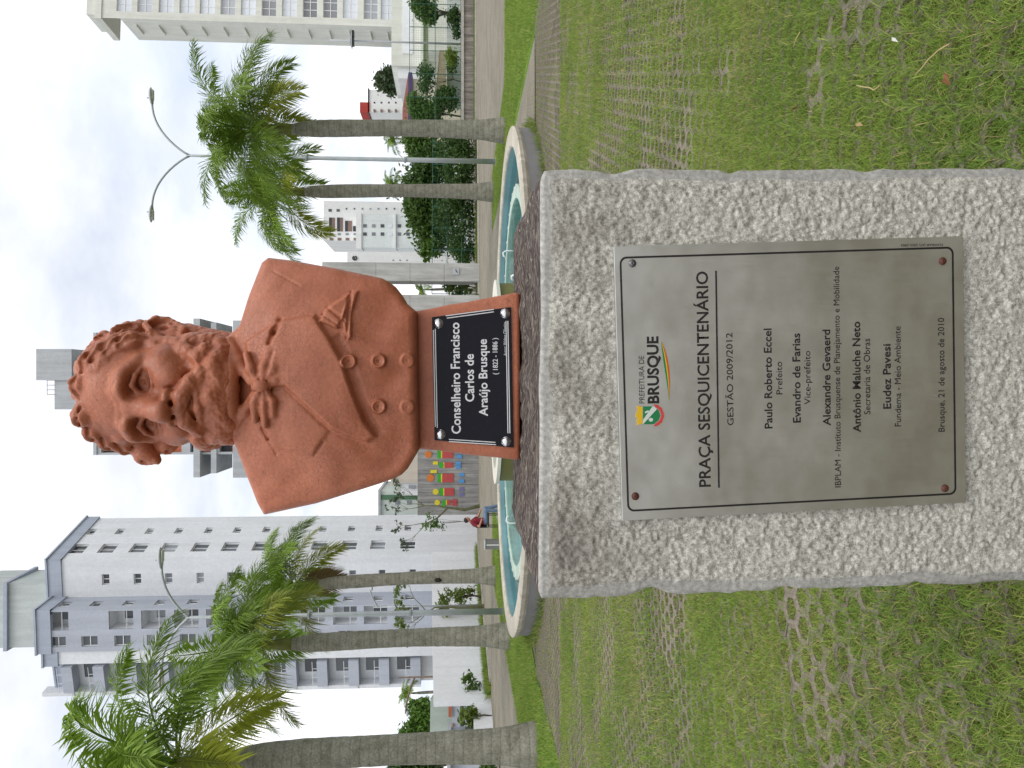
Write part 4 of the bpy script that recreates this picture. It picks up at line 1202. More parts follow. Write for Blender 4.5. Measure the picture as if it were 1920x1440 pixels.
M_PIPE = plain('white_pipe', (0.8, 0.8, 0.78), 0.4)
for k in range(6):
    w = math.radians(12 + 60 * k); r_ = 3.35
    c0 = Vector((r_ * math.cos(w), r_ * math.sin(w), 0.0)); inn = Vector((-math.cos(w), -math.sin(w), 0))
    MB().tube([c0 + Vector((0, 0, .1)), c0 + Vector((0, 0, .40)), c0 + inn * .05 + Vector((0, 0, .47)), c0 + inn * .13 + Vector((0, 0, .46)), c0 + inn * .17 + Vector((0, 0, .40))], 0.02, 8).build('nozzle', M_PIPE, fo, smooth=True)
# ------------------------------------------------------------------ palms
t = NT('palm_trunk')
sep = t.n('ShaderNodeSeparateXYZ'); t.put(sep.inputs[0], t.co())
wv = t.n('ShaderNodeTexWave', wave_type='BANDS', bands_direction='Z'); t.put(wv.inputs['Vector'], t.co()); wv.inputs['Scale'].default_value = 1.7; wv.inputs['Distortion'].default_value = 1.4; wv.inputs['Detail'].default_value = 3
n1 = t.noise(3.2, 6, 0.7); n2 = t.noise(24, 5, 0.75)
c = t.ramp(n1, [(0.3, (0.15, 0.145, 0.105)), (0.5, (0.25, 0.24, 0.195)), (0.7, (0.33, 0.315, 0.265))])
c = t.mix(1.0, c, t.ramp(n2, [(0.3, 0.55), (0.6, 1.1)]), 'MULTIPLY')
c = t.mix(1.0, c, t.ramp(wv.outputs[0], [(0.0, 0.80), (0.12, 1.0)]), 'MULTIPLY')
c = t.mix(t.ramp(t.noise(11, 6, 0.8), [(0.60, 0.0), (0.66, 0.75)]), c, (0.33, 0.34, 0.28))
M_PTRUNK = t.done(c, 0.9, normal=t.bump(t.math('ADD', n2, t.math('MULTIPLY', wv.outputs[0], .4)), 0.6, 0.02), spec=0.15)
M_SHAFT = plain('palm_crownshaft', (0.155, 0.165, 0.035), 0.5, 0.45, 2.2)
def leafmat(name, c0, c1, tr=0.35):
    t = NT(name); oi = t.n('ShaderNodeObjectInfo')
    c = t.mix(t.noise(1.6, 4, 0.7), c0, c1)
    c = t.mix(1.0, c, t.ramp(oi.outputs['Random'], [(0, 0.78), (1, 1.22)]), 'MULTIPLY')
    t.done(c, 0.5, spec=0.3)
    b = t.n('ShaderNodeBsdfTranslucent'); t.put(b.inputs[0], c)
    m = t.n('ShaderNodeMixShader'); m.inputs[0].default_value = tr
    t.t.links.new(t.b.outputs[0], m.inputs[1]); t.t.links.new(b.outputs[0], m.inputs[2]); t.t.links.new(m.outputs[0], t.o.inputs[0])
    return t.m
M_FROND = [leafmat('palm_frond_green', (0.125, 0.235, 0.028), (0.27, 0.38, 0.05)), leafmat('palm_frond_yellowing', (0.20, 0.28, 0.03), (0.38, 0.38, 0.045)), leafmat('palm_frond_dry', (0.16, 0.11, 0.05), (0.24, 0.17, 0.08), .2)]
def frond_mesh(L, e0, droop, seed, mat, curl=0.0, dens=120, leaf=1.0):
    """a pinnate leaf growing along +x from the origin"""
    r = np.random.default_rng(seed); N = 26
    pts = [np.zeros(3)]; ds = []
    for i in range(N):
        q = i / (N - 1); e = math.radians(e0) - math.radians(droop) * q ** 1.35
        d = np.array([math.cos(e) * math.cos(curl * q), math.cos(e) * math.sin(curl * q), math.sin(e)]); ds.append(d)
        pts.append(pts[-1] + d * L / N)
    ds.append(ds[-1]); pts = np.array(pts); ds = np.array(ds)
    V, Fc = [], []
    for i in range(N):                                        # rachis: three-sided
        for s in (0, 1):
            p = pts[i + s]; d = ds[i + s]; w = 0.035 * (1 - (i + s) / N) + 0.006
            side = np.cross(d, [0, 0, 1.0]); side /= np.linalg.norm(side); up = np.cross(side, d)
            V += [p + side * w, p - side * w, p + up * w * 1.2]
        b = len(V) - 6
        Fc += [(b, b + 1, b + 4), (b, b + 4, b + 3), (b + 1, b + 2, b + 5), (b + 1, b + 5, b + 4), (b + 2, b, b + 3), (b + 2, b + 3, b + 5)]
    for k in range(dens):
        for sg in (-1, 1):
            q = 0.13 + 0.86 * (k + r.random() * .8) / dens
            i = min(int(q * N), N - 1); f = q * N - i
            p = pts[i] * (1 - f) + pts[i + 1] * f; d = ds[i]
            side = np.cross(d, [0, 0, 1.0]); side /= np.linalg.norm(side); up = np.cross(side, d)
            ll = leaf * (0.45 + 0.55 * math.sin(math.pi * min(1, q * 1.12) ** 0.8)) * (0.8 + 0.35 * r.random())
            if q > .9: ll *= 0.75
            tilt = r.normal(0.25, 0.38)
            dirv = side * sg * math.cos(tilt) + up * math.sin(tilt) + d * (0.45 + 0.75 * q); dirv /= np.linalg.norm(dirv)
            w = 0.018 + 0.010 * r.random(); wv_ = np.cross(dirv, up); wv_ = wv_ / (np.linalg.norm(wv_) + 1e-9) * w
            mid = p + dirv * ll * 0.5 + np.array([0, 0, -0.05 * ll]); tip = p + dirv * ll * 0.95 + np.array([0, 0, -(0.24 + .25 * r.random()) * ll])
            b = len(V); V += [p, mid + wv_, mid - wv_, tip]; Fc += [(b, b + 1, b + 2), (b + 1, b + 3, b + 2)]
    me = np_mesh('frond', np.array(V), np.array(Fc)); me.materials.append(M_FROND[mat]); return me
FV = {}
def frond_variant(cls, k):
    if (cls, k) not in FV:
        L, e0, dr, mat = {'spear': (2.6, 84, 24, 0), 'up': (3.5, 66, 82, 0), 'mid': (3.7, 40, 92, 0), 'low': (3.5, 12, 78, 0), 'old': (3.2, -4, 58, 1), 'dead': (2.4, -48, 34, 2)}[cls]
        FV[(cls, k)] = frond_mesh(L * (0.92 + .06 * k), e0 + (-6, 0, 7)[k % 3], dr + (8, -10, 0)[k % 3], 100 + 7 * k + hash(cls.__len__()) % 50 + len(FV), mat, (-.35, .1, .4)[k % 3])
    return FV[(cls, k)]
def palm(base, top, rb, label, seed, scale=1.0, crown=(1, 7, 9, 8, 2, 0), group='royal palms round the fountain'):
    r = random.Random(seed)
    o = empty('palm_tree', base, 0, label, 'palm tree', group)
    H = (top - base).length; ax = (top - base)
    prof = [(0.0, 1.30), (0.03, 1.22), (0.07, 1.10), (0.12, 0.96), (0.25, 0.88), (0.45, 0.80), (0.62, 0.80), (0.76, 0.84), (0.88, 0.82), (0.95, 0.72), (1.0, 0.50)]
    n = 20; rings = 46; V, Fc = [], []
    for i in range(rings):
        q = i / (rings - 1); j = max(k for k in range(len(prof)) if prof[k][0] <= q + 1e-9); j = min(j, len(prof) - 2)
        f = (q - prof[j][0]) / (prof[j + 1][0] - prof[j][0]); rad = rb / 1.0 * (prof[j][1] * (1 - f) + prof[j + 1][1] * f)
        bend = math.sin(math.pi * q) * 0.06
        for k in range(n):
            w = 2 * math.pi * k / n; rr_ = rad * (1 + r.uniform(-.018, .018) + (0.012 if i % 2 else 0))
            V.append((ax.x * q + bend + rr_ * math.cos(w), ax.y * q + rr_ * math.sin(w), ax.z * q - (0.08 if i == 0 else 0)))
    for i in range(rings - 1):
        for k in range(n): Fc.append((i * n + k, i * n + (k + 1) % n, (i + 1) * n + (k + 1) % n, (i + 1) * n + k))
    link('trunk', np_mesh('trunk', np.array(V), np.array(Fc)), M_PTRUNK, o, smooth=True)
    cs = 1.15 * scale
    MB().tube([ax, ax + Vector((0, 0, .25 * cs)), ax + Vector((0, 0, .7 * cs)), ax + Vector((0, 0, cs))], [rb * .52, rb * .56, rb * .40, rb * .26], 14).build('crownshaft', M_SHAFT, o, smooth=True)
    a0 = r.uniform(0, 6.28); ci = 0
    for cls, cnt in zip(('spear', 'up', 'mid', 'low', 'old', 'dead'), crown):
        for k in range(cnt):
            f = bpy.data.objects.new('frond', frond_variant(cls, k % 3)); COL.objects.link(f); f.parent = o
            a0 += 2.399
            f.location = ax + Vector((0, 0, cs * (0.98 - (0.12 if cls in ('old', 'dead') else 0))))
            f.rotation_euler = (0, 0, a0 + r.uniform(-.25, .25)); s = scale * r.uniform(0.9, 1.08); f.scale = (s, s, s)
    return o
def palm_at(ub, vb, ut, vt, rb, label, seed, **k):
    b = gp(ub, vb); return palm(b, pw(ut, vt, b.y), rb, label, seed, **k)
palm_at(42, 1006, 14, 440, 0.36, 'stout royal palm standing alone on the lawn strip nearest the bare paver band', 1, scale=0.95, crown=(1, 5, 6, 5, 2, 0))
palm_at(248, 956, 232, 548, 0.33, 'royal palm beside the left rim of the fountain before the white tower', 2, scale=0.88, crown=(1, 5, 6, 5, 3, 0))
_kp = palm_at(361, 930, 345, 598, 0.33, 'royal palm by the white tower corner with a dark hole in its trunk', 3, scale=0.92, crown=(1, 5, 6, 5, 3, 1))
_kz = pw(357, 822, _kp.location.y).z; _kx = pw(355.5, 822, _kp.location.y).x - _kp.location.x; _m = MB(); _n = 12
_m.add([(_kx + .11 * math.cos(2 * math.pi * k / _n) * (1 + .25 * math.sin(3 * k)), -.30 + .03 * abs(math.cos(2 * math.pi * k / _n)), _kz + .15 * math.sin(2 * math.pi * k / _n)) for k in range(_n)] + [(_kx, -.335, _kz)], [(k, (k + 1) % _n, _n) for k in range(_n)])
_m.build('knot_hole', plain('rotten_knot', (.02, .016, .012), .9, .4, 20), _kp)
palm_at(1195, 947, 1198, 548, 0.34, 'royal palm with swollen lichened foot on the lawn beside the fountain rim', 4, scale=0.98, crown=(1, 6, 7, 6, 2, 0))
palm_at(1080, 926, 1080, 572, 0.36, 'royal palm before the dark hedge with smooth straight grey trunk', 5, scale=1.02, crown=(1, 6, 7, 6, 2, 0))

# ------------------------------------------------------------------ lamps
M_GALV = plain('galvanised_steel', (0.36, 0.39, 0.40), 0.5, 0.12, 3, metal=0.3)
M_LAMP = plain('lamp_housing', (0.42, 0.43, 0.45), 0.45, 0.08, 3)
M_LENS = plain('lamp_lens', (0.62, 0.63, 0.62), 0.25, 0.05, 3)
def street_lamp(ub, vb, vtop, reach, rise, label, arms=(-1, 1)):
    b = gp(ub, vb); o = empty('street_lamp', b, 0, label, 'street lamp', 'double armed lamps round the fountain')
    H = pw(ub, vtop, b.y).z
    MB().tube([(0, 0, 0), (0, 0, H * .30), (0, 0, H * .302), (0, 0, H * .62), (0, 0, H * .622), (0, 0, H)], [.11, .10, .088, .08, .068, .05], 12).build('pole', M_GALV, o, smooth=True)
    MB().box(-.2, .2, -.2, .2, 0, .03).build('base_plate', M_GALV, o)
    for hz in (H * .30, H * .62):
        MB().lathe([(.14, hz - .04), (.14, hz + .03)], 12).build('collar', M_GALV, o)
    for s in arms:
        P = []
        for i in range(12):
            q = i / 11; a = q * math.radians(78)
            P.append((s * reach * (1 - math.cos(a)) * .93, 0, H - .1 + rise * math.sin(a)))
        P = [(s * reach * q ** 1.25, 0, H - .15 + rise * math.sin(q * math.pi / 2)) for q in [i / 11 for i in range(12)]]
        MB().tube(P, [.045] * 12, 8).build('arm', M_GALV, o, smooth=True)
        e = P[-1]; d = (Vector(P[-1]) - Vector(P[-2])).normalized()
        m = MB(); n = 14; vs, fs = [], []
        for i in range(9):
            q = i / 8; w = .17 * math.sin(math.pi * min(1, .08 + q * .92)) ** .6 + .02; hgt = .10 * math.sin(math.pi * min(1, .06 + q * .94)) ** .6 + .012
            for k in range(n):
                an = 2 * math.pi * k / n
                vs.append(Vector(e) + d * (q * .72 - .05) + Vector((0, math.cos(an) * w, 0)) + Vector((-d.z * s, 0, abs(d.x))) * s * 0 + Vector((0, 0, math.sin(an) * hgt * (1.0 if math.sin(an) > 0 else .45))))
        for i in range(8):
            for k in range(n): fs.append((i * n + k, i * n + (k + 1) % n, (i + 1) * n + (k + 1) % n, (i + 1) * n + k))
        fs += [tuple(range(n - 1, -1, -1)), tuple(range(8 * n, 9 * n))]
        m.add(vs, fs); hd = m.build('lamp_head', M_LAMP, o, smooth=True)
        c = Vector(e) + d * .36 + Vector((0, 0, -.05))
        MB().box(c.x - .2, c.x + .2, c.y - .11, c.y + .11, c.z - .02, c.z + .0).build('lens', M_LENS, hd)
        MB().lathe([(.03, .0), (.03, .09), (.02, .11)], 8, Vector(e) + d * .22 + Vector((0, 0, .09))).build('photocell', M_LAMP, hd)
    return o
street_lamp(1137, 930, 350, 2.15, 1.55, 'tall double armed street lamp rising between the two palms before the hedge')
street_lamp(294, 945, 348, 1.75, 0.95, 'tall double armed street lamp between palms in front of the white tower')
# ------------------------------------------------------------------ buildings and walls beyond the square
class Facade:
    """vertical face from A to B (left to right as seen from the square)"""
    def __init__(self, A, B, parent=None):
        self.A = Vector((A[0], A[1], 0)); self.B = Vector((B[0], B[1], 0)); self.L = (self.B - self.A).length
        self.ex = (self.B - self.A) / self.L; self.n = Vector((self.ex.y, -self.ex.x, 0)); self.P = Vector(parent.location) if parent else Vector((0, 0, 0))
        self.parent = parent
    def at(self, u, v):
        d = pw(u, v, 1.0) - Vector((0, 0, CAM_H)); c = Vector((0, 0, CAM_H))
        s = (self.A - c).dot(self.n) / d.dot(self.n); q = c + d * s
        return (q - self.A).dot(self.ex), q.z
    def w(self, s, z, out=0.0):
        return self.A + self.ex * s + self.n * out + Vector((0, 0, z)) - self.P
    def wall(self, name, mat, z0, z1, holes=(), depth=0.25, s0=0.0, s1=None):
        s1 = self.L if s1 is None else s1
        xs = sorted({s0, s1} | {h[0] for h in holes} | {h[1] for h in holes}); zs = sorted({z0, z1} | {h[2] for h in holes} | {h[3] for h in holes})
        xs = [x for x in xs if s0 <= x <= s1]; zs = [z for z in zs if z0 <= z <= z1]
        m = MB()
        for a, b in zip(xs[:-1], xs[1:]):
            for c, d in zip(zs[:-1], zs[1:]):
                if any(h[0] <= a + 1e-6 and b - 1e-6 <= h[1] and h[2] <= c + 1e-6 and d - 1e-6 <= h[3] for h in holes): continue
                m.quad(self.w(a, c), self.w(b, c), self.w(b, d), self.w(a, d))
        for a, b, c, d in holes:
            m.quad(self.w(a, c), self.w(a, d), self.w(a, d, -depth), self.w(a, c, -depth)); m.quad(self.w(b, d), self.w(b, c), self.w(b, c, -depth), self.w(b, d, -depth))
            m.quad(self.w(a, d), self.w(b, d), self.w(b, d, -depth), self.w(a, d, -depth)); m.quad(self.w(b, c), self.w(a, c), self.w(a, c, -depth), self.w(b, c, -depth))
        return m.build(name, mat, self.parent)
    def slab(self, name, mat, s0, s1, z0, z1, o0, o1, parent=None):
        m = MB()
        c = [self.w(s, z, o) for z in (z0, z1) for s, o in ((s0, o1), (s1, o1), (s1, o0), (s0, o0))]
        m.add(c, [(3, 2, 1, 0), (4, 5, 6, 7), (0, 1, 5, 4), (1, 2, 6, 5), (2, 3, 7, 6), (3, 0, 4, 7)])
        return m.build(name, mat, parent or self.parent)
    def window(self, a, b, c, d, fmat, gmat, depth=0.22, nx=2, nz=1, fw=0.06):
        m = MB()
        def bar(a_, b_, c_, d_):
            q = [self.w(s, z, o) for z in (c_, d_) for s, o in ((a_, -depth + .05), (b_, -depth + .05), (b_, -depth - .02), (a_, -depth - .02))]
            m.add(q, [(3, 2, 1, 0), (4, 5, 6, 7), (0, 1, 5, 4), (1, 2, 6, 5), (2, 3, 7, 6), (3, 0, 4, 7)])
        bar(a, a + fw, c, d); bar(b - fw, b, c, d); bar(a + fw, b - fw, c, c + fw); bar(a + fw, b - fw, d - fw, d)
        for i in range(1, nx):
            x = a + (b - a) * i / nx; bar(x - fw / 2, x + fw / 2, c + fw, d - fw)
        for i in range(1, nz):
            z = c + (d - c) * i / nz; bar(a + fw, b - fw, z - fw / 2, z + fw / 2)
        o = m.build('window', fmat, self.parent)
        p = MB(); p.quad(self.w(a, c, -depth - .005), self.w(b, c, -depth - .005), self.w(b, d, -depth - .005), self.w(a, d, -depth - .005)); p.build('pane', gmat, o)
        return o
def X(u, Y): return (u - CX) / F_PX * Y * 1.0 / 1.0
def xy(u, Y, v=700): p = pw(u, v, Y); return (p.x, p.y)
def weathered(name, col, streak=0.35, rough=0.85, sc=0.6):
    t = NT(name); n1 = t.noise(sc, 5, 0.6); n2 = t.noise(sc * 3, 5, 0.7, t.mapped((1.0, 1.0, 0.08))); n3 = t.noise(sc * 14, 4, 0.6)
    c = t.mix(1.0, col, t.ramp(n2, [(0.35, 1 - streak), (0.62, 1.04)]), 'MULTIPLY'); c = t.mix(1.0, c, t.ramp(n1, [(0.3, 1 - streak * .5), (0.7, 1.06)]), 'MULTIPLY'); c = t.mix(1.0, c, t.ramp(n3, [(0.3, .93), (0.7, 1.04)]), 'MULTIPLY')
    return t.done(c, rough, spec=0.2)
M_TWHITE = weathered('tower_white_render', (0.68, 0.70, 0.73), 0.07, sc=.25)
M_TBLUE = weathered('tower_blue_tile', (0.42, 0.45, 0.515), 0.10, sc=.4)
M_TTRIM = weathered('tower_trim', (0.38, 0.42, 0.50), 0.10)
M_TGREEN = weathered('penthouse_render', (0.50, 0.54, 0.53), 0.14)
M_CREAM = weathered('cream_render', (0.66, 0.67, 0.61), 0.08)
M_WFRAME = plain('white_window_frame', (0.75, 0.76, 0.77), 0.5, 0.04)
t = NT('window_glass'); oi = t.n('ShaderNodeObjectInfo'); M_GLASS = t.done(t.ramp(oi.outputs['Random'], [(0.0, (0.03, 0.035, 0.04)), (0.6, (0.10, 0.115, 0.13)), (1.0, (0.30, 0.33, 0.36))]), 0.08, spec=0.5)
t = NT('curtained_glass'); oi = t.n('ShaderNodeObjectInfo'); M_CGLASS = t.done(t.ramp(oi.outputs['Random'], [(0.0, (0.16, 0.16, 0.17)), (0.3, (0.30, 0.31, 0.33)), (0.55, (0.62, 0.65, 0.70)), (1.0, (0.74, 0.78, 0.84))]), 0.15, spec=0.5)
M_CONC = weathered('board_marked_concrete', (0.33, 0.325, 0.315), 0.45, sc=1.2)
M_PORTAL = weathered('streaked_concrete', (0.50, 0.50, 0.48), 0.35, sc=.7)
M_GREY = weathered('grey_concrete_frame', (0.46, 0.48, 0.50), 0.16)
M_BRICK = weathered('orange_brick', (0.42, 0.13, 0.07), 0.15)
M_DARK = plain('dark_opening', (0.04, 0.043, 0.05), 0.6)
M_BEIGE = weathered('beige_render', (0.60, 0.54, 0.46), 0.12)
M_WALLW = weathered('white_wall_render', (0.74, 0.755, 0.78), 0.06, sc=.3)
M_BTILE = weathered('roof_tiles', (0.20, 0.07, 0.055), 0.25)

# ---- white and blue tower
tw = empty('apartment_tower', (-20, 66, 0), 0, 'tall white apartment tower with blue tiled bay and recessed balconies', 'building')
YF = 66.0
C0 = xy(398, YF); D0 = xy(474, 72.8); W1 = xy(328, YF + .3)
ztop = pw(392, 112, YF).z
fs_ = Facade(C0, D0, tw); ff = Facade(W1, C0, tw)
VS = [160, 215, 272, 328, 385, 440, 496, 550, 604, 659, 712, 767]
ZF = [pw(420, v, 69).z for v in VS]
holes = []; wins = []
sA = fs_.L * .26; sB = fs_.L * .66
for z in ZF:
    holes.append((sA - .75, sA + .75, z - .65, z + .65)); wins.append((fs_, sA - .75, sA + .75, z - .65, z + .65, 2, 1))
    holes.append((sB - .5, sB + .5, z - .15, z + .5)); wins.append((fs_, sB - .5, sB + .5, z - .15, z + .5, 2, 1))
fs_.wall('wall', M_TWHITE, 0, ztop, holes)
holes = []
for z in ZF[1:]:
    s = ff.L * .48; holes.append((s - .45, s + .45, z - .8, z - .2)); wins.append((ff, s - .45, s + .45, z - .8, z - .2, 2, 1))
ff.wall('wall', M_TWHITE, 0, ztop, holes)
YB = 63.7
B1 = xy(306, YB); B2 = (W1[0] - .3, YF + .3); B0_ = xy(231, YB + .2)
fr_ = Facade(B1, (B1[0] + .35, YF + .3), tw); fb = Facade(B0_, B1, tw)
ztb = pw(300, 92, YB).z
holes = []
for z in ZF:
    s = fr_.L * .5; holes.append((s - .5, s + .5, z - .7, z + .1)); wins.append((fr_, s - .5, s + .5, z - .7, z + .1, 1, 1))
fr_.wall('blue_wall', M_TBLUE, 0, ztb, holes)
holes = []; logg = []
for i, z in enumerate(ZF):
    s = fb.L * .24; holes.append((s - .42, s + .42, z - .9, z + .35)); wins.append((fb, s - .42, s + .42, z - .9, z + .35, 1, 2))
    if i == 1: continue
    a, b, c, d = fb.L * .52, fb.L * .97, z - 1.15, z + .75
    holes.append((a, b, c, d)); logg.append((a, b, c, d))
fb.wall('blue_wall', M_TBLUE, 0, ztb, holes, 0.2)
for a, b, c, d in logg:
    m = MB(); D_ = 1.5
    for q in (((a, c), (a, d)), ((b, d), (b, c)), ((a, d), (b, d)), ((b, c), (a, c))):
        m.quad(fb.w(*q[0], -.2), fb.w(*q[1], -.2), fb.w(*q[1], -D_), fb.w(*q[0], -D_))
    m.quad(fb.w(a, c, -D_), fb.w(b, c, -D_), fb.w(b, d, -D_), fb.w(a, d, -D_))
    o = m.build('balcony', M_WALLW, tw)
    k = a + (b - a) * .25
    MB().quad(fb.w(k, c + .05, -D_ + .03), fb.w(k + 1.1, c + .05, -D_ + .03), fb.w(k + 1.1, c + 1.25, -D_ + .03), fb.w(k, c + 1.25, -D_ + .03)).build('door_pane', M_GLASS, o)
    m = MB(); m.tube([fb.w(a, c + .55, -.12), fb.w(b, c + .55, -.12)], .025, 6); m.build('railing', M_WFRAME, o)
# white strip and curved balconies on the far left
V1 = xy(208, YB + .4); fv = Facade(V1, (B0_[0], B0_[1] + .15), tw); fv.wall('wall', M_TWHITE, 0, ztb - .4)
V0 = xy(156, YB + 1.2); fz = Facade((V0[0], V0[1] + .7), (V1[0], V1[1] + .9), tw); ztl = pw(175, 122, YB + 1).z
fz.wall('wall', M_TWHITE, 0, ztl)
for z in ZF:
    o = fz.slab('balcony', M_TBLUE, .35, fz.L, z - 1.25, z - .42, .0, 1.05)
    fz.slab('balcony_side', M_TWHITE, 0, .34, z - 1.25, z + 1.35, 0, .9, o)
    a, b = fz.L * .42, fz.L * .97
    m = MB(); m.quad(fz.w(a, z - .4, .02), fz.w(b, z - .4, .02), fz.w(b, z + .75, .02), fz.w(a, z + .75, .02)); m.build('door_pane', M_GLASS, o)
    m = MB(); m.tube([fz.w(.4, z - .05, 1.0), fz.w(fz.L - .05, z - .05, 1.0)], .02, 6)
    for q in (.45, .75): m.tube([fz.w(fz.L * q, z - .42, 1.0), fz.w(fz.L * q, z - .05, 1.0)], .02, 6)
    m.build('railing', M_WFRAME, o)
for f, z1 in ((fs_, ztop), (ff, ztop), (fr_, ztb), (fb, ztb), (fv, ztb - .4), (fz, ztl)):
    f.slab('parapet', M_TTRIM, -.12, f.L + .12, z1 - .12, z1 + .95, -.3, .12)
    f.slab('cornice', M_TTRIM, -.2, f.L + .2, z1 + .95, z1 + 1.1, -.35, .22)
for f, a, b, c, d, nx, nz in wins: f.window(a, b, c, d, M_WFRAME, M_GLASS, nx=nx, nz=nz)
m = MB(); m.prism([(x - -20, y - 66) for x, y in ((V0[0] + .6, 67.5), (C0[0] - 1.2, YF + 1.6), (D0[0] - 1.6, D0[1] - .3), (V0[0] + .6, 76))], 0.0, ztop - .2); m.build('core', M_TWHITE, tw)
p0 = xy(226, 66.5, 40); p1 = xy(347, 66.5, 40); p2 = xy(371, 71, 40)
m = MB(); m.prism([(p0[0] + 20, p0[1] - 66), (p1[0] + 20, p1[1] - 66), (p2[0] + 20, p2[1] - 66), (p0[0] + 20, p2[1] - 66)], ztop - .1, ztop + 7.5); ph = m.build('penthouse', M_TGREEN, tw)
m = MB(); m.prism([(p0[0] + 19.8, p0[1] - 66.3), (p1[0] + 20.1, p1[1] - 66.3), (p2[0] + 20.3, p2[1] - 66), (p0[0] + 19.8, p2[1] - 66)], ztop + 4.3, ztop + 4.6); m.build('cornice', M_TTRIM, ph)

# ---- grey unfinished tower behind the bust
gt = empty('grey_tower', (0, 90, 0), 0, 'grey concrete tower with orange brick bays rising behind the head', 'building')
YG = 90.0
A, B = xy(590, YG), xy(814, YG); fg = Facade(A, B, gt); zt = pw(700, 182, YG).z
nfl = 13; hz = zt / nfl; holes = []
for i in range(nfl):
    for a, b in ((.25, 2.1), (fg.L - 2.1, fg.L - .4)): holes.append((a, b, i * hz + .5, i * hz + hz - .45))
fg.wall('wall', M_GREY, 0, zt, holes, .8)
for i, h in enumerate(holes):
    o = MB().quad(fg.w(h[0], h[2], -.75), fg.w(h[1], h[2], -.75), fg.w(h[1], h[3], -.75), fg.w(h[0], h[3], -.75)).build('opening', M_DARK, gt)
    fg.slab('brick_infill', M_BRICK, h[0], h[1], h[2], h[2] + (h[3] - h[2]) * .42, -.7, -.25, o)
fsd = Facade(B, (B[0] + .2, YG + 9), gt); fsd.wall('wall', M_GREY, 0, zt); fsl = Facade((A[0], YG + 9), A, gt); fsl.wall('wall', M_GREY, 0, zt)
for v0, v1, u0, u1 in ((366, 378, 546, 842),):
    a, b = fg.at(u0, 370)[0], fg.at(u1, 370)[0]; z0, z1 = fg.at(700, v1)[1], fg.at(700, v0)[1]
    fg.slab('cantilever_slab', M_GREY, a, b, z0, z1, -7, .6)
    fg.slab('cantilever_slab', M_GREY, a + .4, b - .4, z0 - 1.7, z1 - 1.8, -6, .2)
a, b = fg.at(546, 440)[0], fg.at(838, 440)[0]; fg.slab('lower_block', M_GREY, a, b, 0, fg.at(546, 441)[1], -8, .9)
a, b = fg.at(672, 120)[0], fg.at(760, 120)[0]; fg.slab('lift_housing', M_GREY, a, b, zt - .1, fg.at(700, 97)[1], -6, -.6)
a, b = fg.at(727, 80)[0], fg.at(786, 80)[0]; o = fg.slab('water_tank', M_GREY, a, b, fg.at(700, 97)[1] - 2, fg.at(700, 65)[1], -5, -.3)
m = MB()
for q in (0, .33, .66, 1): m.tube([fg.w(a - 1.6 + 1.6 * q, fg.at(700, 98)[1], -.5), fg.w(a - 1.6 + 1.6 * q, fg.at(700, 84)[1], -.5)], .03, 5)
m.tube([fg.w(a - 1.6, fg.at(700, 84)[1], -.5), fg.w(a, fg.at(700, 84)[1], -.5)], .03, 5); m.build('railing', M_DARK, gt)
fg.slab('roof', M_GREY, 0, fg.L, zt, zt + .35, -9, .15)

# ---- cream tower on the right
ct = empty('cream_tower', (58, 114, 0), 0, 'tall cream apartment tower with one column of white gridded windows', 'building')
A = xy(1391, 112); B = (A[0] + 16, 113.2); fc = Facade(A, B, ct); VC = [232, 271, 311, 350, 388, 427, 465, 504, 542, 581, 619, 656, 695, 727]
holes = []
for v in VC:
    z = fc.at(1420, v)[1]; holes.append((1.05, 4.6, z - 1.05, z + 1.0)); holes.append((6.2, 9.8, z - 1.05, z + 1.0))
ztc = fc.at(1400, 190)[1]
fc.wall('wall', M_CREAM, 0, ztc, holes, .3)
for h in holes: fc.window(*h, M_WFRAME, M_CGLASS, .3, 3, 2, .09)
fd = Facade((A[0] - .15, 118.5), A, ct); fd.wall('wall', M_CREAM, 0, ztc - 2.5)
for v in VC[1:]:
    z = fd.at(1376, v)[1]; o = fd.slab('window_hood', M_CREAM, fd.L * .35, fd.L * .75, z - .1, z + .05, 0, .35)
fc.slab('roof_slab', M_CREAM, -.12, 15, ztc, ztc + .9, -6, .15); fc.slab('parapet', M_CREAM, .6, 14, ztc + .9, ztc + 2.2, -5, -.3)
pa = xy(1303, 96); fp = Facade(pa, (pa[0] + 22, 96.8), ct); z0, z1 = fp.at(1400, 792)[1], fp.at(1400, 734)[1]
fp.slab('podium', M_CREAM, 1.0, 22, 0, z1, -10, 0); fp.slab('podium_side', M_WALLW, -.3, 1.0, 0, z1 - .8, -9, -.6)
fp.slab('podium_band', M_WALLW, 2.5, 22, fp.at(1400, 774)[1], fp.at(1400, 755)[1], 0, .12); fp.slab('podium_ledge', M_CREAM, .6, 22, z0 - .2, z0 + .1, 0, 1.6)

# ---- far white towers
def block(name, u0, u1, vt, Y, D, mat, label, cat='building', v_b=880):
    p = xy(u0, Y); q = xy(u1, Y); o = empty(name, ((p[0] + q[0]) / 2, Y, 0), 0, label, cat); f = Facade(p, q, o); z = f.at((u0 + u1) / 2, vt)[1]
    f.slab('wall', mat, 0, f.L, 0, z, -D, 0); return o, f, z
M_FARW = weathered('far_white_render', (0.74, 0.75, 0.74), 0.06, sc=.2); M_FARG = weathered('far_pale_green_render', (0.66, 0.71, 0.70), 0.06, sc=.2)
M_BALC = plain('balcony_brown', (0.22, 0.15, 0.12), .7)
ws, f, z = block('stepped_tower', 988, 1062, 607, 140, 12, M_FARW, 'distant white tower stepping down with brown shaded balconies under its roof')
def wpx(f, u0, u1, v0, v1, mat, name, out=.06, parent=None):
    a, c = f.at(u0, v1); b, d = f.at(u1, v0); return f.slab(name, mat, a, b, c, d, -.1, out, parent)
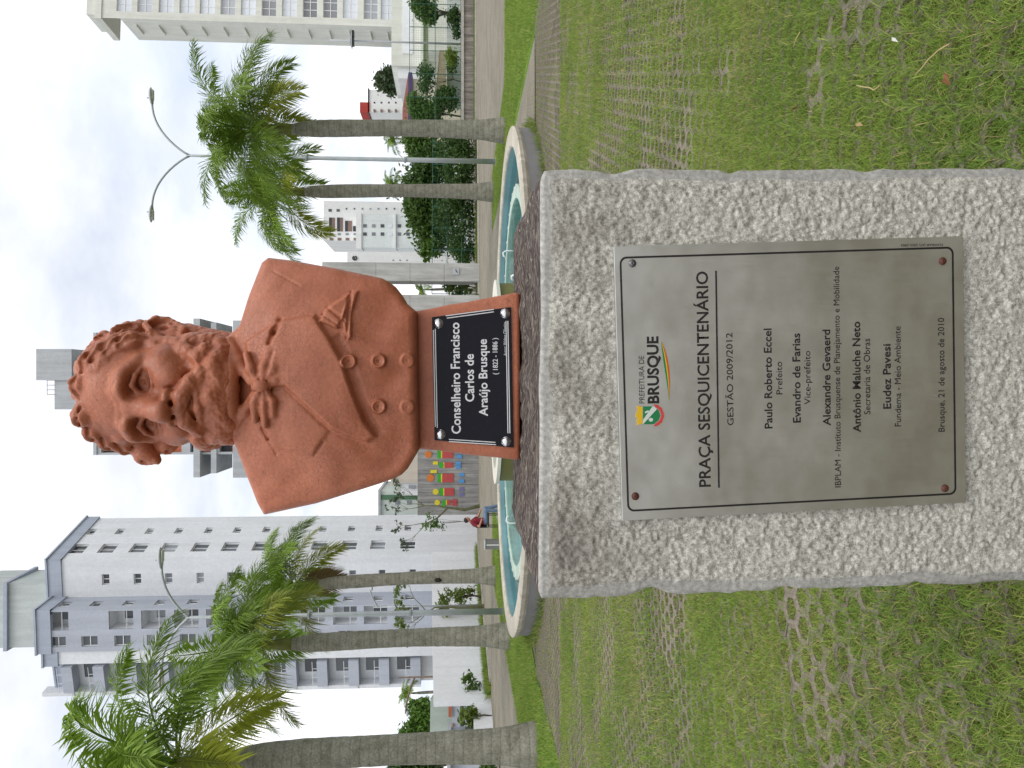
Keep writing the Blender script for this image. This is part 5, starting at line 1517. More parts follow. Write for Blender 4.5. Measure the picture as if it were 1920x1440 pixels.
for v0, v1, u0 in ((617, 628, 1032), (632, 643, 1032), (647, 660, 1026), (662, 674, 1016)): wpx(f, 1006, u0, v0, v1, M_BALC, 'balcony'); wpx(f, 1006, u0, v0, v0 + 5, M_DARK, 'balcony_shade', .1)
for v in (619, 634): wpx(f, 1043, 1048, v - 3, v + 3, M_GLASS, 'window')
for v in (621, 636, 651, 666): wpx(f, 999, 1003, v - 3, v + 3, M_GLASS, 'window'); wpx(f, 989, 994, v - 3, v + 4, M_BALC, 'balcony')
for i in range(8): wpx(f, 1047, 1050, 648 + 15 * i, 651 + 15 * i, M_GLASS, 'window')
a, c = f.at(968, 900); b, d = f.at(1032, 676); f.slab('lower_wing', M_FARG, a, b, 0, d, 0, 3.0); a2, c2 = f.at(1031, 690)
for v in (688, 704, 720, 735, 751, 767):
    for u in (1010, 995): wpx(f, u - 3, u + 3, v - 3.2, v + 3.2, M_CGLASS if v in (704, 735) else M_GLASS, 'window', 3.08)
wpx(f, 968, 1033, 742, 745, M_FARW, 'ledge', 3.3); wpx(f, 968, 1034, 672, 682, M_FARW, 'ledge', 3.2)
an = pw(1030, 607, 140); m = MB(); b0 = Vector(ws.location)
for q in ((-2.2, 0), (2.2, 0), (0, 0)): m.tube([an + Vector((q[0], 2, 0)) - b0, an + Vector((0, 2, 4.5)) - b0], .07, 5)
m.build('roof_mast', M_WFRAME, ws)
ch, f, z = block('white_hall', 946, 968, 651, 120, 8, M_FARW, 'plain white hall wall with a dark round emblem beside the concrete portal')
c = f.at(956, 665); m = MB(); R_ = .34
P1 = [f.w(c[0] + R_ * .9 * math.cos(a) , c[1] + R_ * .9 * math.sin(a) + 0, .08) for a in [math.radians(x) for x in range(20, 345, 20)]]
m.tube(P1, .09, 6); m.tube([f.w(c[0] - .25, c[1] - .15, .08), f.w(c[0], c[1] + .1, .08), f.w(c[0] + .25, c[1] - .05, .08)], .08, 6); m.build('emblem', M_DARK, ch)
for v in (737, 750, 763): wpx(f, 951, 953, v - 1, v + 1, M_DARK, 'vent')
rb_, f, z = block('red_topped_tower', 1229, 1272, 692, 170, 12, M_FARW, 'distant white block carrying a red roof box')
a, c = f.at(1229, 693); b, d = f.at(1248, 675); f.slab('roof_box', weathered('red_render', (.40, .06, .05), .1), a, b, c, d, -6, .2)
f.slab('roof_edge', M_DARK, -.2, f.L + .2, z, z + .25, -12, .2)
for v in (702, 715, 729, 742):
    wpx(f, 1246, 1249, v - 1.5, v + 1.5, M_DARK, 'window'); wpx(f, 1229, 1234, v - 1.5, v + 2, M_BALC, 'balcony', .5)
be, f, z = block('beige_house', 534, 640, 737, 78, 8, M_BEIGE, 'plain beige house showing above the painted concrete wall')
f.slab('terrace', M_WALLW, -1.3, .0, 0, f.at(530, 752)[1], -5, -.3); f.slab('roof_edge', M_BEIGE, -.2, f.L, z, z + .2, -8, .25)
wpx(f, 524, 530, 766, 778, M_GLASS, 'window', -.2)
gr, f, z = block('green_striped_house', 474, 519, 714, 80, 8, weathered('pale_house_render', (.60, .66, .62), .1), 'pale house with a green vertical stripe behind the bare tree')
wpx(f, 504, 512, 714, 790, weathered('green_stripe', (.10, .20, .12), .1), 'stripe', .1); f.slab('roof_edge', M_GREY, -.15, f.L + .15, z, z + .25, -8, .2)
for v in (745, 767): wpx(f, 494, 502, v - 4, v + 4, M_GLASS, 'window')

# ---- concrete wall with painted children
mw = empty('mural_wall', (*xy(540, 64), 0), 0, 'board marked concrete wall with a row of painted block children', 'wall')
fm = Facade(xy(473, 64), xy(735, 64), mw); zt = fm.at(560, 783)[1]
fm.slab('wall', M_CONC, 0, fm.L, -.05, zt, -.5, 0)
for u in (498, 517, 531, 552, 570): # shuttering joints
    a = fm.at(u, 800)[0]; fm.slab('joint', M_DARK, a - .012, a + .012, 0, zt - .02, 0, .006)
MC = {k: plain('mural_' + k, c, .7, .12) for k, c in {'red': (.42, .06, .06), 'green': (.04, .32, .03), 'yellow': (.62, .52, .03), 'blue': (.08, .26, .55), 'orange': (.55, .16, .03), 'violet': (.16, .15, .30)}.items()}
def rect(u0, u1, v0, v1, col, name): wpx(fm, min(u0, u1), max(u0, u1), v0, v1, MC[col], name, .05)
def disc(u, v, r, col, name):
    c = fm.at(u, v); R_ = r / F_PX * 64; m = MB(); n = 16
    m.add([fm.w(c[0] + R_ * math.cos(2 * math.pi * k / n), c[1] + R_ * math.sin(2 * math.pi * k / n), .055) for k in range(n)] + [fm.w(c[0] + R_ * math.cos(2 * math.pi * k / n), c[1] + R_ * math.sin(2 * math.pi * k / n), 0) for k in range(n)], [tuple(range(n))] + [(k, n + k, n + (k + 1) % n, (k + 1) % n) for k in range(n)])
    m.build(name, MC[col], mw)
def child(u, vh, hr, hc, vt0, vt1, w, legs, legc, hat=None, vl=866):
    disc(u, vh, hr, hc, 'painted_head')
    rect(u - w, u + w, vt0 - 9, vt0 - 2, 'green', 'painted_collar'); rect(u - w, u + w, vt0 - 2, vt0, 'yellow', 'painted_stripe'); rect(u - w, u + w, vt0, vt1, 'red', 'painted_shirt')
    for d in legs: rect(u + d - 3.2, u + d + 3.2, vl - 5, vl + 4, legc, 'painted_leg')
    if hat: rect(u + hat[0], u + hat[1], hat[2], hat[3], 'yellow', 'painted_hat')
child(588, 803, 6.5, 'orange', 829, 849, 7, (-4, 4), 'blue', None, 862); child(568, 827, 5, 'green', 833, 849, 5, (-3.6, 3.6), 'blue', (1, 7, 812, 821), 860)
child(544, 807, 7, 'orange', 829, 850, 8, (-6, 6), 'blue', (9, 15, 807, 819)); child(518, 817, 5.5, 'yellow', 833, 851, 7, (5, -5), 'violet', None, 866); child(498, 820, 5, 'yellow', 838, 845, 4.5, (-3, 3), 'red', None, 853)
disc(498 - 7, 831, 4, 'green', 'painted_arm')

# ---- concrete portal slabs
for u0, u1, vt, lab in ((914, 948, 604, 'tall streaked concrete slab of the portal bearing a small clock plate'), (846, 888, 640, 'streaked concrete slab of the portal half behind the bust shoulder')):
    o = empty('portal_slab', (*xy((u0 + u1) / 2, 62), 0), 0, lab, 'concrete slab', 'concrete portal slabs'); f = Facade(xy(u0, 62), xy(u1, 62), o)
    z = f.at(u1, vt)[1]; zz = [0, f.at(u0, 833)[1], f.at(u0, 769)[1], f.at(u0, 705)[1], z]
    for k in range(4): f.slab('panel', M_PORTAL, 0, f.L, zz[k] + (0.02 if k else -.05), zz[k + 1], -2.2, 0)
    if u0 == 914:
        c = f.at(931, 855); f.slab('clock_plate', M_GREY, c[0] - .25, c[0] + .25, c[1] - .25, c[1] + .25, 0, .06)
        m = MB(); m.tube([f.w(c[0] - .1, c[1] - .12, .09), f.w(c[0], c[1], .09), f.w(c[0] + .16, c[1] + .02, .09)], .025, 5); m.build('clock_hand', M_DARK, o)

# ---- perimeter walls, left
wl = empty('perimeter_wall', (-15.5, 50, 0), 0, 'long white rendered perimeter wall under the white tower', 'wall')
Wp = [(xy(121, 38.6), 813), (xy(173, 42), 812), (xy(229, 46.8), 811), (xy(348, 60), 810), (xy(404, 65.4), 809)]
for (a, va), (b, vb) in zip(Wp[:-1], Wp[1:]):
    a = Vector((*a, 0)); b = Vector((*b, 0)); za = pw(0, va, a.y).z; zb_ = pw(0, vb, b.y).z; P = Vector(wl.location); th = Vector((-.25, 0, 0))
    m = MB(); m.add([a - P, b - P, b - P + Vector((0, 0, zb_)), a - P + Vector((0, 0, za)), a + th - P, b + th - P, b + th - P + Vector((0, 0, zb_)), a + th - P + Vector((0, 0, za))], [(0, 1, 2, 3), (5, 4, 7, 6), (3, 2, 6, 7), (4, 0, 3, 7), (1, 5, 6, 2)])
    m.build('wall_panel', M_WALLW, wl)
lw = empty('low_wall', (*xy(90, 36.5), 0), 0, 'low white wall before the small blue banded house', 'wall'); f = Facade(xy(30, 34.2), xy(121, 38.5), lw); f.slab('wall', M_WALLW, 0, f.L, 0, pw(0, 888, 36.5).z, -.2, 0)
hs = empty('banded_house', (*xy(95, 44), 0), 0, 'small house with blue grey wall bands and orange roof trim', 'house'); f = Facade(xy(60, 44), xy(126, 44.6), hs)
f.slab('wall', weathered('house_sage', (.36, .42, .38), .1), 0, f.L, 0, f.at(90, 806)[1], -5, -.4)
for v0, v1, mt in ((848, 863, M_TBLUE), (863, 870, M_GLASS), (870, 883, M_TBLUE)): wpx(f, 66, 122, v0, v1, mt, 'wall_band', .0)
wpx(f, 96, 122, 841, 847, M_BRICK, 'roof_trim', .15); wpx(f, 70, 84, 848, 850, M_BRICK, 'roof_trim', .15)
hl = empty('grey_gatehouse', (*xy(10, 33), 0), 0, 'low grey gatehouse wall beside the stout palm', 'house'); f = Facade(xy(-60, 33), xy(40, 33.5), hl); f.slab('wall', M_TBLUE, 0, f.L, 0, f.at(10, 845)[1], -4, 0); f.slab('roof', M_GREY, -.2, f.L + .2, f.at(10, 845)[1], f.at(10, 845)[1] + .15, -4.2, .3)

# ---- right: retaining wall, stairs, house roof, garden
rw = empty('retaining_wall', (*xy(1330, 75), 0), 0, 'stained low retaining wall with a pale ledge along the path', 'wall'); f = Facade(xy(1213, 75), xy(1500, 75), rw)
f.slab('wall', weathered('stained_render', (.36, .32, .28), .6, sc=1.4), 0, f.L, -.05, f.at(1300, 870)[1], -.4, 0); f.slab('ledge', M_KERB, -.1, f.L, f.at(1300, 870)[1], f.at(1300, 864.6)[1], -.6, .12)
sheet('raised_garden', [xy(1213, 75.4), xy(1560, 75.4), xy(1500, 104), xy(1215, 104)], f.at(1300, 867)[1], M_LAWN)
GZ = f.at(1300, 867)[1]
f2 = Facade(xy(1225, 84), xy(1520, 84), rw)
gw = empty('garden_wall', (*xy(1350, 84), 0), 0, 'grey white cracked garden wall behind the retaining wall', 'wall'); f2 = Facade(xy(1240, 84), xy(1500, 84), gw)
f2.slab('wall', weathered('cracked_render', (.56, .57, .58), .25), 0, f2.L, 0, f2.at(1300, 838)[1], -.3, 0); f2.slab('wall_top', M_CREAM, f2.at(1346, 830)[0], f2.L, f2.at(1300, 838)[1] + .003, f2.at(1300, 803)[1], -3, -.4)
stp = empty('stair_ramp', (*xy(1300, 82), 0), 0, 'beige stone stair ramp rising to the cream podium', 'stairs'); f3 = Facade(xy(1246, 82.5), xy(1350, 82.5), stp)
m = MB(); q = [f3.at(1250, 838), f3.at(1346, 834), f3.at(1346, 824), f3.at(1338, 823), f3.at(1250, 816)]
m.add([f3.w(a, b, 0) for a, b in q] + [f3.w(a, b, -1.2) for a, b in q], [tuple(range(5)), tuple(range(9, 4, -1))] + [(i, 5 + i, 5 + (i + 1) % 5, (i + 1) % 5) for i in range(5)]); m.build('ramp', weathered('beige_stone', (.42, .36, .25), .3, sc=2), stp)
for i in range(9):
    a = f3.at(1255 + 10 * i, 820)[0]; b = f3.at(1263 + 10 * i, 820)[0]; z = f3.at(1300, 816 + 0.85 * i)[1]; f3.slab('step', M_BEIGE, a, b, z - .04, z + .1, -1.25, .05)
rh = empty('tiled_house', (*xy(1250, 92), 0), 0, 'low house with dark red roof and violet eaves among the shrubs', 'house'); f4 = Facade(xy(1160, 92), xy(1302, 92), rh)
z0, z1 = f4.at(1250, 766)[1], f4.at(1250, 751)[1]
m = MB(); b_ = f4.L; m.add([f4.w(0, z0, .4), f4.w(b_, z0, .4), f4.w(b_ - 3.0, z1, -3), f4.w(2.5, z1, -3), f4.w(0, z0, -6), f4.w(b_, z0, -6)], [(0, 1, 2, 3), (1, 5, 2), (5, 4, 3, 2), (4, 0, 3)]); m.build('roof', M_BTILE, rh)
f4.slab('eave', plain('violet_eave', (.07, .04, .16), .6), -.1, b_ + .1, z0 - .45, z0 - .02, -6, .45); f4.slab('wall', M_BEIGE, .5, b_ - .5, 0, z0 - .45, -5.5, 0)

# ------------------------------------------------------------------ trees, hedges, shrubs
M_BARK = plain('tree_bark', (0.13, 0.10, 0.07), 0.9, 0.4, 6, bump=.5)
M_PALEBARK = plain('pale_bark', (0.42, 0.40, 0.36), 0.9, 0.3, 5)
LM = {'dark': leafmat('leaf_dark', (0.032, 0.075, 0.016), (0.07, 0.135, 0.026), .3), 'mid': leafmat('leaf_mid', (0.05, 0.11, 0.016), (0.105, 0.19, 0.028), .3), 'light': leafmat('leaf_light', (0.10, 0.17, 0.025), (0.20, 0.26, 0.05), .35), 'grey': leafmat('leaf_grey', (0.045, 0.075, 0.035), (0.09, 0.13, 0.055), .2)}
def leaf_cloud(cl, n, size, seed, hollow=0.55):
    """leaves in uneven clumps inside the ellipsoids cl = [(centre, radii)]"""
    r = np.random.default_rng(seed); V = []; wt = np.array([c[1][0] * c[1][1] * c[1][2] for c in cl]) ** (2 / 3); wt /= wt.sum()
    for (c, rad), k in zip(cl, (wt * n).astype(int)):
        nc = max(3, k // 26); d = r.normal(size=(nc, 3)); d /= np.linalg.norm(d, axis=1)[:, None]
        cc = d * (hollow + (1 - hollow) * r.random((nc, 1)) ** .7) * np.array(rad) * (1 + .12 * r.normal(size=(nc, 1)))
        who = r.integers(0, nc, k); spread = 0.26 * np.mean(rad) * (0.5 + r.random(nc))
        V.append(np.array(c) + cc[who] + r.normal(size=(k, 3)) * spread[who][:, None] * np.array([1, 1, .7]))
    P = np.concatenate(V); m = len(P); a = r.normal(size=(m, 3)); a /= np.linalg.norm(a, axis=1)[:, None]; b = np.cross(a, r.normal(size=(m, 3))); b /= np.linalg.norm(b, axis=1)[:, None]
    s = size * (0.6 + .8 * r.random((m, 1))); Q = np.stack([P - a * s, P + b * s * .42, P + a * s, P - b * s * .42], 1).reshape(-1, 3)
    return Q, (np.arange(m)[:, None] * 4 + [0, 1, 2, 3])
def tree(name, base, clumps, n, size, mat, label, cat, seed, trunk=.12, bark=None, group=None, lean=(0, 0), hollow=.55, limbs=True):
    o = empty(name, base, 0, label, cat, group); B_ = Vector(base)
    cl = [((Vector(c) - B_)[:], r) for c, r in clumps]
    Q, Fc = leaf_cloud(cl, n, size, seed, hollow); link('crown', np_mesh('crown', Q, Fc), LM[mat], o)
    if trunk:
        top = sum((Vector(c) for c, _ in cl), Vector()) / len(cl); rr_ = random.Random(seed); m = MB()
        k1 = top * .35 + Vector((rr_.uniform(-.2, .2), 0, 0)); m.tube([(0, 0, -.1), k1, top * .8], [trunk, trunk * .75, trunk * .4], 8)
        if limbs:
            for c, r in cl:
                for j in range(3):
                    e = Vector(c) + Vector((rr_.uniform(-.7, .7) * r[0], rr_.uniform(-.7, .7) * r[1], rr_.uniform(-.2, .7) * r[2])); m.tube([k1, k1 * .4 + e * .6 + Vector((0, 0, .2)), e], [trunk * .5, trunk * .3, trunk * .1], 6)
        m.build('trunk', bark or M_BARK, o, smooth=True)
    return o
def E_(u, v, Y, ru, rv, ry=None):
    k = Y / F_PX; return (pw(u, v, Y)[:], (ru * k, (ry or ru) * k, rv * k))
HED = 'trees and shrubs behind the green fence'
def px_tree(name, ub, Y, ells, n, size, mat, label, seed, cat='tree', **k):
    return tree(name, Vector((*xy(ub, Y), k.pop('z', 0.0))), [E_(u, v, Y, ru, rv) for u, v, ru, rv in ells], n, size, mat, label, cat, seed, **k)
px_tree('tree', 1110, 70, [(1095, 790, 42, 34), (1125, 805, 40, 32), (1070, 800, 30, 34)], 5200, .22, 'dark', 'broad dark tree behind the straight palm trunk', 1, group=HED)
px_tree('tree', 1030, 70, [(1040, 800, 40, 38), (1005, 815, 34, 34), (1060, 780, 28, 24)], 5200, .22, 'mid', 'full green tree below the stepped white tower', 2, group=HED)
px_tree('tree', 1165, 71, [(1160, 800, 28, 32), (1175, 775, 22, 20)], 3200, .2, 'mid', 'leaning tree with forked pale trunk behind the lamp pole', 3, bark=M_PALEBARK, trunk=.3, group=HED)
px_tree('shrub', 1040, 66, [(1030, 855, 52, 34), (1075, 860, 36, 28)], 4600, .16, 'dark', 'dense dark shrub filling the fence corner below the full green tree', 4, 'shrub', trunk=.08, group=HED)
px_tree('shrub', 1140, 66, [(1130, 860, 44, 30), (1170, 855, 24, 30)], 3600, .16, 'dark', 'dense dark shrub between lamp pole and the palm with swollen foot', 5, 'shrub', trunk=.08, group=HED)
px_tree('shrub', 975, 66, [(972, 868, 24, 22)], 1700, .15, 'mid', 'rounded leafy shrub growing at the foot of the concrete portal', 6, 'shrub', trunk=.06, group=HED)
px_tree('tree', 985, 68, [(980, 808, 16, 18), (962, 800, 9, 12)], 900, .2, 'mid', 'thin young tree beside the plain white hall', 7, trunk=.08, group=HED)
px_tree('tree', 1288, 120, [(1288, 722, 20, 18), (1275, 738, 14, 10), (1298, 735, 12, 12)], 1500, .42, 'grey', 'loose grey green tree in front of the red topped tower', 8, trunk=.2, group='garden trees on the right')
px_tree('tree', 1418, 78, [(1420, 800, 20, 18), (1436, 790, 18, 18), (1408, 812, 12, 10)], 2200, .2, 'mid', 'green tree hanging over the garden wall below the cream tower', 9, z=GZ, group='garden trees on the right')
px_tree('shrub', 1405, 76.5, [(1410, 848, 20, 12), (1385, 855, 14, 8)], 1200, .16, 'dark', 'low dark shrub along the garden wall foot', 10, 'shrub', z=GZ, trunk=.05, group='garden trees on the right')
px_tree('shrub', 1252, 78, [(1255, 838, 20, 22), (1240, 822, 14, 14)], 2200, .18, 'mid', 'round bush before the beige stair ramp', 11, 'shrub', z=GZ, trunk=.06, group='garden trees on the right')
px_tree('tree', 1225, 80, [(1232, 795, 22, 24), (1250, 775, 16, 12), (1215, 800, 12, 30)], 3000, .2, 'mid', 'overgrown garden tree below the dark red roof', 12, z=GZ, trunk=.1, group='garden trees on the right')
px_tree('shrub', 1290, 79, [(1290, 800, 24, 14), (1320, 845, 16, 8)], 1500, .17, 'dark', 'spreading shrub at the head of the stair ramp', 13, 'shrub', z=GZ, trunk=.06, group='garden trees on the right')
px_tree('shrub', 1335, 76.2, [(1333, 846, 14, 10)], 700, .15, 'light', 'yellow green bush beside the floodlight pole', 14, 'shrub', z=GZ, trunk=.05, group='garden trees on the right')
px_tree('tree', 900, 66, [(905, 842, 8, 14), (900, 870, 10, 16), (893, 850, 8, 14)], 1000, .15, 'light', 'light green shrub between the two concrete portal slabs', 15, 'shrub', trunk=.06)
# left side
px_tree('tree', 95, 50, [(100, 795, 26, 26), (75, 790, 22, 28), (60, 770, 20, 22), (112, 780, 14, 16)], 5200, .16, 'mid', 'full green tree rising above the banded house', 21, trunk=.14)
px_tree('tree', 5, 36, [(8, 770, 20, 36), (-15, 790, 26, 40), (20, 800, 12, 18)], 3500, .16, 'dark', 'dark tree above the grey gatehouse', 22, trunk=.14)
px_tree('shrub', 5, 30, [(8, 915, 24, 12), (-20, 915, 24, 14)], 1800, .09, 'mid', 'clipped green hedge before the grey gatehouse', 23, 'hedge', trunk=.04)
px_tree('tree', 316, 52, [(322, 862, 16, 22), (310, 835, 20, 14), (335, 885, 8, 14)], 900, .13, 'light', 'sparse young tree before the white perimeter wall', 24, trunk=.09, hollow=.2)
px_tree('shrub', 140, 40, [(140, 888, 22, 18), (115, 880, 20, 20), (165, 875, 14, 14)], 620, .13, 'mid', 'thin straggly shrub against the white wall panel', 25, 'shrub', trunk=.05, hollow=.15)
px_tree('shrub', 90, 37, [(95, 880, 16, 18)], 420, .12, 'light', 'thin straggly shrub before the low white wall', 26, 'shrub', trunk=.05, hollow=.15)
px_tree('shrub', 460, 60, [(462, 815, 14, 22), (455, 800, 8, 14)], 240, .14, 'mid', 'sprigs of leaves growing against the tower side wall', 27, 'shrub', trunk=.03, hollow=.1)
# bare mossy tree and leaning branch tree
def branchy(name, base, seed, H, spread, label, leaves, mat, thick=.16, n1=5):
    o = empty(name, base, 0, label, 'tree'); rr_ = random.Random(seed); m = MB(); tips = []
    def grow(p, d, L, r_, lev):
        q1 = p + d * L * .5 + Vector((rr_.uniform(-.12, .12), rr_.uniform(-.1, .1), rr_.uniform(-.05, .1))) * L; q2 = p + d * L
        m.tube([p, q1, q2], [r_, r_ * .75, r_ * .5], 6, cap=False)
        if lev == 0: tips.append(q2); return
        for k in range(rr_.choice((2, 3))):
            nd = (d + Vector((rr_.uniform(-spread, spread), rr_.uniform(-.5, .5), rr_.uniform(-.25, .55)))).normalized(); grow(q2, nd, L * rr_.uniform(.55, .8), r_ * .5, lev - 1)
    grow(Vector((0, 0, -.05)), Vector((rr_.uniform(-.1, .1), 0, 1)).normalized(), H * .42, thick, 4)
    m.build('trunk', plain('mossy_bark', (0.10, 0.105, 0.05), .9, .4, 4), o, smooth=True)
    Q, Fc = leaf_cloud([(t_[:], (.28, .28, .22)) for t_ in tips], leaves, .11, seed); link('crown', np_mesh('crown', Q, Fc), LM[mat], o); return o
branchy('tree', Vector((*xy(490, 60), 0)), 4, 6.0, .7, 'nearly bare mossy tree where the tower meets the painted wall', 500, 'grey', .17)
branchy('tree', Vector((*xy(300, 49), 0)), 9, 5.6, 1.0, 'crooked sparse tree leaning behind the lamp pole before the blue bay', 700, 'light', .15)
# small palms far off
for u, v, Y, s, lab in ((140, 762, 62, .9, 'small dark palm rising behind the white wall panel'), (897, 792, 70, .8, 'small palm between the concrete portal slabs'), (1095, 742, 110, 1.0, 'far palm top showing over the hedge'), (1180, 745, 110, 1.0, 'far palm top beside the swollen palm trunk')):
    p = pw(u, v, Y); palm(Vector((p.x, p.y, 0)), Vector((p.x, p.y, max(1.5, p.z - .8 * s))), .14, lab, int(u), scale=.5 * s * (Y / 70), crown=(1, 5, 6, 4, 0, 0), group='small palms beyond the square')

# grass verge and kerbs along the far edges of the path
def verge(name, a, b, w, h, n, seed):
    r = np.random.default_rng(seed); q = r.random(n); x = a[0] + (b[0] - a[0]) * q + (r.random(n) - .5) * w; y = a[1] + (b[1] - a[1]) * q + (r.random(n) - .5) * w
    return blades(name, x, y, np.full(n, -.01), h * (.4 + .8 * r.random(n)), np.full(n, .05), tint(n, r, x, y, .05) * .9, .6, False, seed + 1)
for a, b, k in ((xy(120, 38.2), xy(235, 47), 1), (xy(235, 47), xy(400, 65), 2)):
    a = (a[0] + .5, a[1]); b = (b[0] + .5, b[1]); verge('verge_grass', a, b, .7, .45, 3500, 70 + k); kerb('kerb', [(a[0] + .5, a[1]), (b[0] + .5, b[1])], .15, .10, M_KERB, '')
verge('verge_grass', xy(1213, 74.5), xy(1480, 74.5), .5, .35, 3000, 75); kerb('kerb', [xy(1213, 73.8), xy(1480, 73.8)], .2, .12, M_KERB, '')
verge('verge_grass', xy(890, 63.2), xy(1213, 66), 1.0, .4, 4500, 77); kerb('kerb', [xy(890, 62), xy(1213, 65)], .2, .12, M_KERB, '')

# ------------------------------------------------------------------ green fence, poles
M_FENCE = plain('green_fence_paint', (0.02, 0.09, 0.06), .5, .1)
def fence(u0, Y0, u1, Y1, v_top, n, label, rails=3, z0=0.0):
    A, B = xy(u0, Y0), xy(u1, Y1); o = empty('mesh_fence', ((A[0] + B[0]) / 2, (A[1] + B[1]) / 2, z0), 0, label, 'fence', 'green mesh fences'); f = Facade(A, B, o); f.P.z = 0; zt = pw((u0 + u1) / 2, v_top, (Y0 + Y1) / 2).z
    f.P = Vector((o.location.x, o.location.y, z0))
    for i in range(n + 1): MB().tube([f.w(f.L * i / n, z0), f.w(f.L * i / n, zt)], .035, 6).build('post', M_FENCE, o)
    for i in range(rails):
        z = z0 + .15 + (zt - z0 - .15) * i / (rails - 1); MB().tube([f.w(0, z), f.w(f.L, z)], .028, 6).build('rail', M_FENCE, o)
    m = MB(); st = .22; k = int(f.L / st); q = .004
    for i in range(k):
        s = st * i; m.quad(f.w(s - q, z0 + .1), f.w(s + q, z0 + .1), f.w(s + q, zt), f.w(s - q, zt))
    kz = int((zt - z0) / st)
    for i in range(kz):
        z = z0 + .1 + st * i; m.quad(f.w(0, z - q), f.w(f.L, z - q), f.w(f.L, z + q), f.w(0, z + q))
    tag(m.build('wire_mesh', M_FENCE, o), kind='stuff'); return o
fence(890, 63.6, 1212, 66.4, 811, 8, 'green mesh fence before the dark hedge', 4)
fence(1216, 76.0, 1480, 76.0, 768, 6, 'tall green mesh fence standing on the retaining wall', 3, GZ)
def pole(u, vt, Y, r_, mat, label, lamp=None, z0=0.0):
    b = Vector((*xy(u, Y, 880), z0)); o = empty('utility_pole', b, 0, label, 'pole'); H = pw(u, vt, Y).z - z0
    MB().tube([(0, 0, 0), (0, 0, H)], [r_, r_ * .7], 8).build('pole', mat, o, smooth=True)
    if lamp:
        s, dz, L = lamp; P = [Vector((s * L * q, 0, H - dz + .5 * math.sin(q * 1.57))) for q in (0, .25, .5, .75, 1)]; MB().tube(P, .05, 6).build('arm', mat, o); e = P[-1]
        MB().lathe([(.02, .0), (.14, -.04), (.16, -.12), (.10, -.16), (.0, -.16)], 10, e).build('lamp_head', M_LAMP, o, smooth=True)
    return o
M_WOODP = plain('wood_pole', (0.16, 0.11, 0.08), .9, .3)
pole(173, 747, 43, .06, M_WOODP, 'thin brown pole with a lamp arm before the white wall', (-1, .9, 2.0))
pole(305, 700, 50, .07, M_GALV, 'slim galvanised pole with a short curved lamp arm beside the lamp', (1, .3, 1.2))
fl = pole(1357, 618, 77, .11, M_GREY, 'tall floodlight pole on the retaining wall before the cream tower', None, GZ)
m = MB(); Hf = pw(1357, 655, 77).z - GZ; m.box(-.9, .75, -.35, -.25, Hf - .35, Hf - .25); m.box(-.9, .75, -.9, -.8, Hf - .35, Hf - .25); m.tube([(0, 0, Hf - .2), (-.8, -.6, Hf - .3)], .04, 6); m.build('bracket', M_GREY, fl); MB().box(-.75, -.1, -.8, -.35, Hf - .55, Hf - .2).build('floodlight', M_DARK, fl); MB().box(.1, .7, -.8, -.35, Hf - .55, Hf - .2).build('floodlight', M_DARK, fl)

# ------------------------------------------------------------------ litter bin and seated person
bb = Vector((*xy(420, 30, 930), 0)); bn = empty('litter_bin', bb, 0, 'grey concrete litter bin behind the fountain rim', 'bin')
m = MB(); m.box(-.17, .17, -.17, .17, 0, .55); m.build('bin_body', M_FWALL, bn, bevel=.01); MB().box(-.19, .19, -.19, .19, .553, .60).build('bin_lid', M_GREY, bn, bevel=.01); MB().box(-.02, .02, -.19, -.175, .03, .52).build('bin_strip', M_WFRAME, bn)
PB = Vector((*xy(474, 30, 920), 0))
chr_ = empty('chair', PB + Vector((-.18, 0, 0)), 0, 'black metal chair holding the person in the red shirt', 'chair'); M_BLK = plain('black_metal', (0.015, 0.015, 0.017), .5)
MB().box(-.22, .26, -.22, .22, .42, .46).build('seat', M_BLK, chr_, bevel=.01); MB().box(-.27, -.22, -.22, .22, .5, .92).build('backrest', M_BLK, chr_, bevel=.01)
for sx, sy in ((-.24, -.2), (-.24, .2), (.22, -.2), (.22, .2)): MB().tube([(sx, sy, 0), (sx, sy, .92 if sx < 0 else .43)], .02, 6).build('leg', M_BLK, chr_)
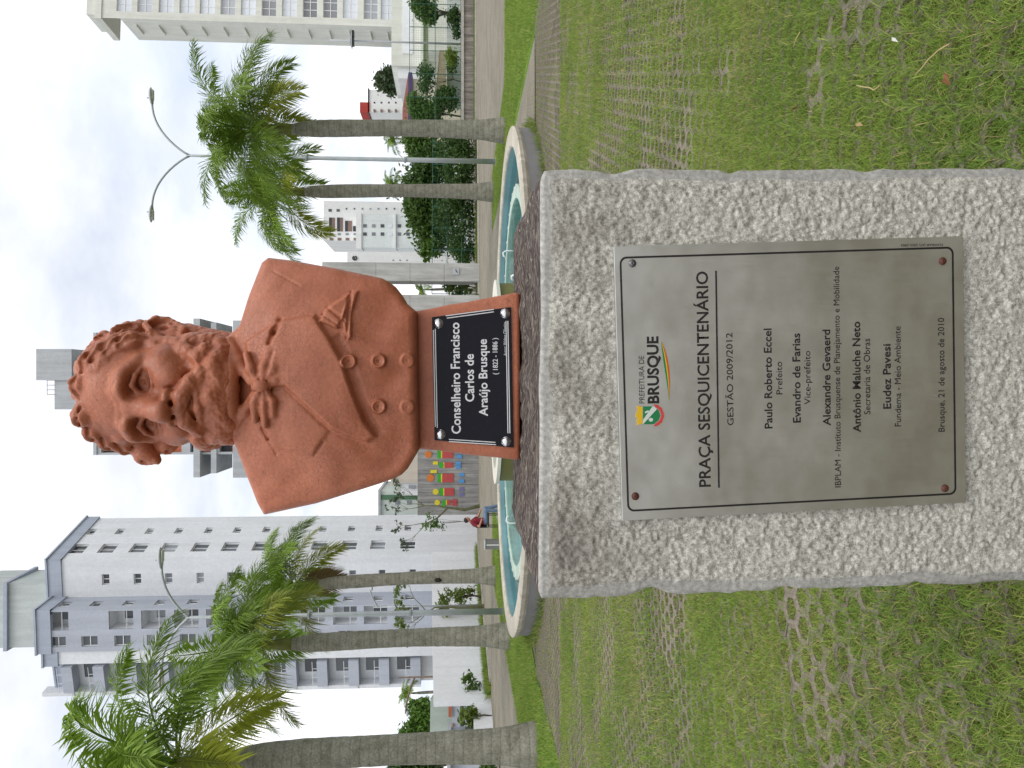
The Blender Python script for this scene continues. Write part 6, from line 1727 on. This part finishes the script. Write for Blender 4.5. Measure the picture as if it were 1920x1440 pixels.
def person():
    o = empty('person', PB + Vector((-.18, 0, 0)), 0, 'person in dark red shirt and blue jeans sitting sideways with bent arms', 'person')
    M_SKIN = plain('skin', (.42, .22, .15), .6, .06); M_SHIRT = plain('red_shirt', (.19, .012, .025), .85, .15, 8); M_JEAN = plain('blue_jeans', (.13, .19, .28), .85, .2, 8); M_HAIR = plain('dark_hair', (.02, .015, .012), .6); M_SHOE = plain('dark_shoe', (.03, .03, .03), .6)
    hip = (-.06, 0, .56); ch = (-.10, 0, .93); nk = (-.06, 0, 1.12); hd = (.02, -.01, 1.26)
    g = Grid((-.5, -.4, -.05), (.75, .4, 1.5), .016)
    g.cap(hip, ch, .13, .15, k=.05); g.cap(ch, nk, .10, .06, k=.06); g.cap(nk, hd, .05, .06, k=.02); g.ell(hd, (.095, .075, .115), k=.02); g.ell((.115, -.01, 1.25), (.022, .016, .025), k=.015)
    arms = [[(-.08, -.19, 1.04), (-.20, -.30, .80), (.06, -.24, .70)], [(-.06, .19, 1.04), (.12, .26, .82), (.36, .14, .74)]]
    for a in arms: g.cap(a[0], a[1], .052, .044, k=.03); g.cap(a[1], a[2], .043, .032, k=.02); g.ell(a[2], (.05, .04, .028), k=.02)
    legs = [[(-.04, -.10, .53), (.40, -.13, .54), (.38, -.13, .08), (.50, -.14, .04)], [(-.04, .10, .53), (.42, .14, .56), (.52, .14, .08), (.64, .14, .04)]]
    for l in legs: g.cap(l[0], l[1], .09, .065, k=.04); g.cap(l[1], l[2], .062, .042, k=.02); g.cap(l[2], l[3], .042, .036, k=.02)
    V, Q = g.mesh(); link('body', np_mesh('body', V, Q), M_SKIN, o, smooth=True)
    def cloth(name, mat, fn):
        g = Grid((-.5, -.42, -.05), (.75, .42, 1.5), .016); fn(g); V, Q = g.mesh(); link(name, np_mesh(name, V, Q), mat, o, smooth=True)
    def shirt(g):
        g.cap((-.06, 0, .60), ch, .155, .175, k=.05); g.cap(ch, (-.07, 0, 1.09), .13, .075, k=.06)
        for a in arms: g.cap(a[0], [a[0][i] * .45 + a[1][i] * .55 for i in range(3)], .075, .066, k=.04)
    def jean(g):
        g.ell((-.05, 0, .55), (.16, .19, .10), k=.03)
        for l in legs: g.cap(l[0], l[1], .105, .08, k=.04); g.cap(l[1], l[2], .078, .062, k=.03)
    def hair(g): g.ell((.0, -.01, 1.30), (.108, .09, .10)); g.ell((.10, -.01, 1.22), (.08, .09, .085), 'cut', .02)
    def shoe(g):
        for l in legs: g.cap((l[2][0], l[2][1], .045), (l[3][0] + .03, l[3][1], .035), .05, .042)
    cloth('shirt', M_SHIRT, shirt); cloth('jeans', M_JEAN, jean); cloth('hair', M_HAIR, hair); cloth('shoes', M_SHOE, shoe)
person()
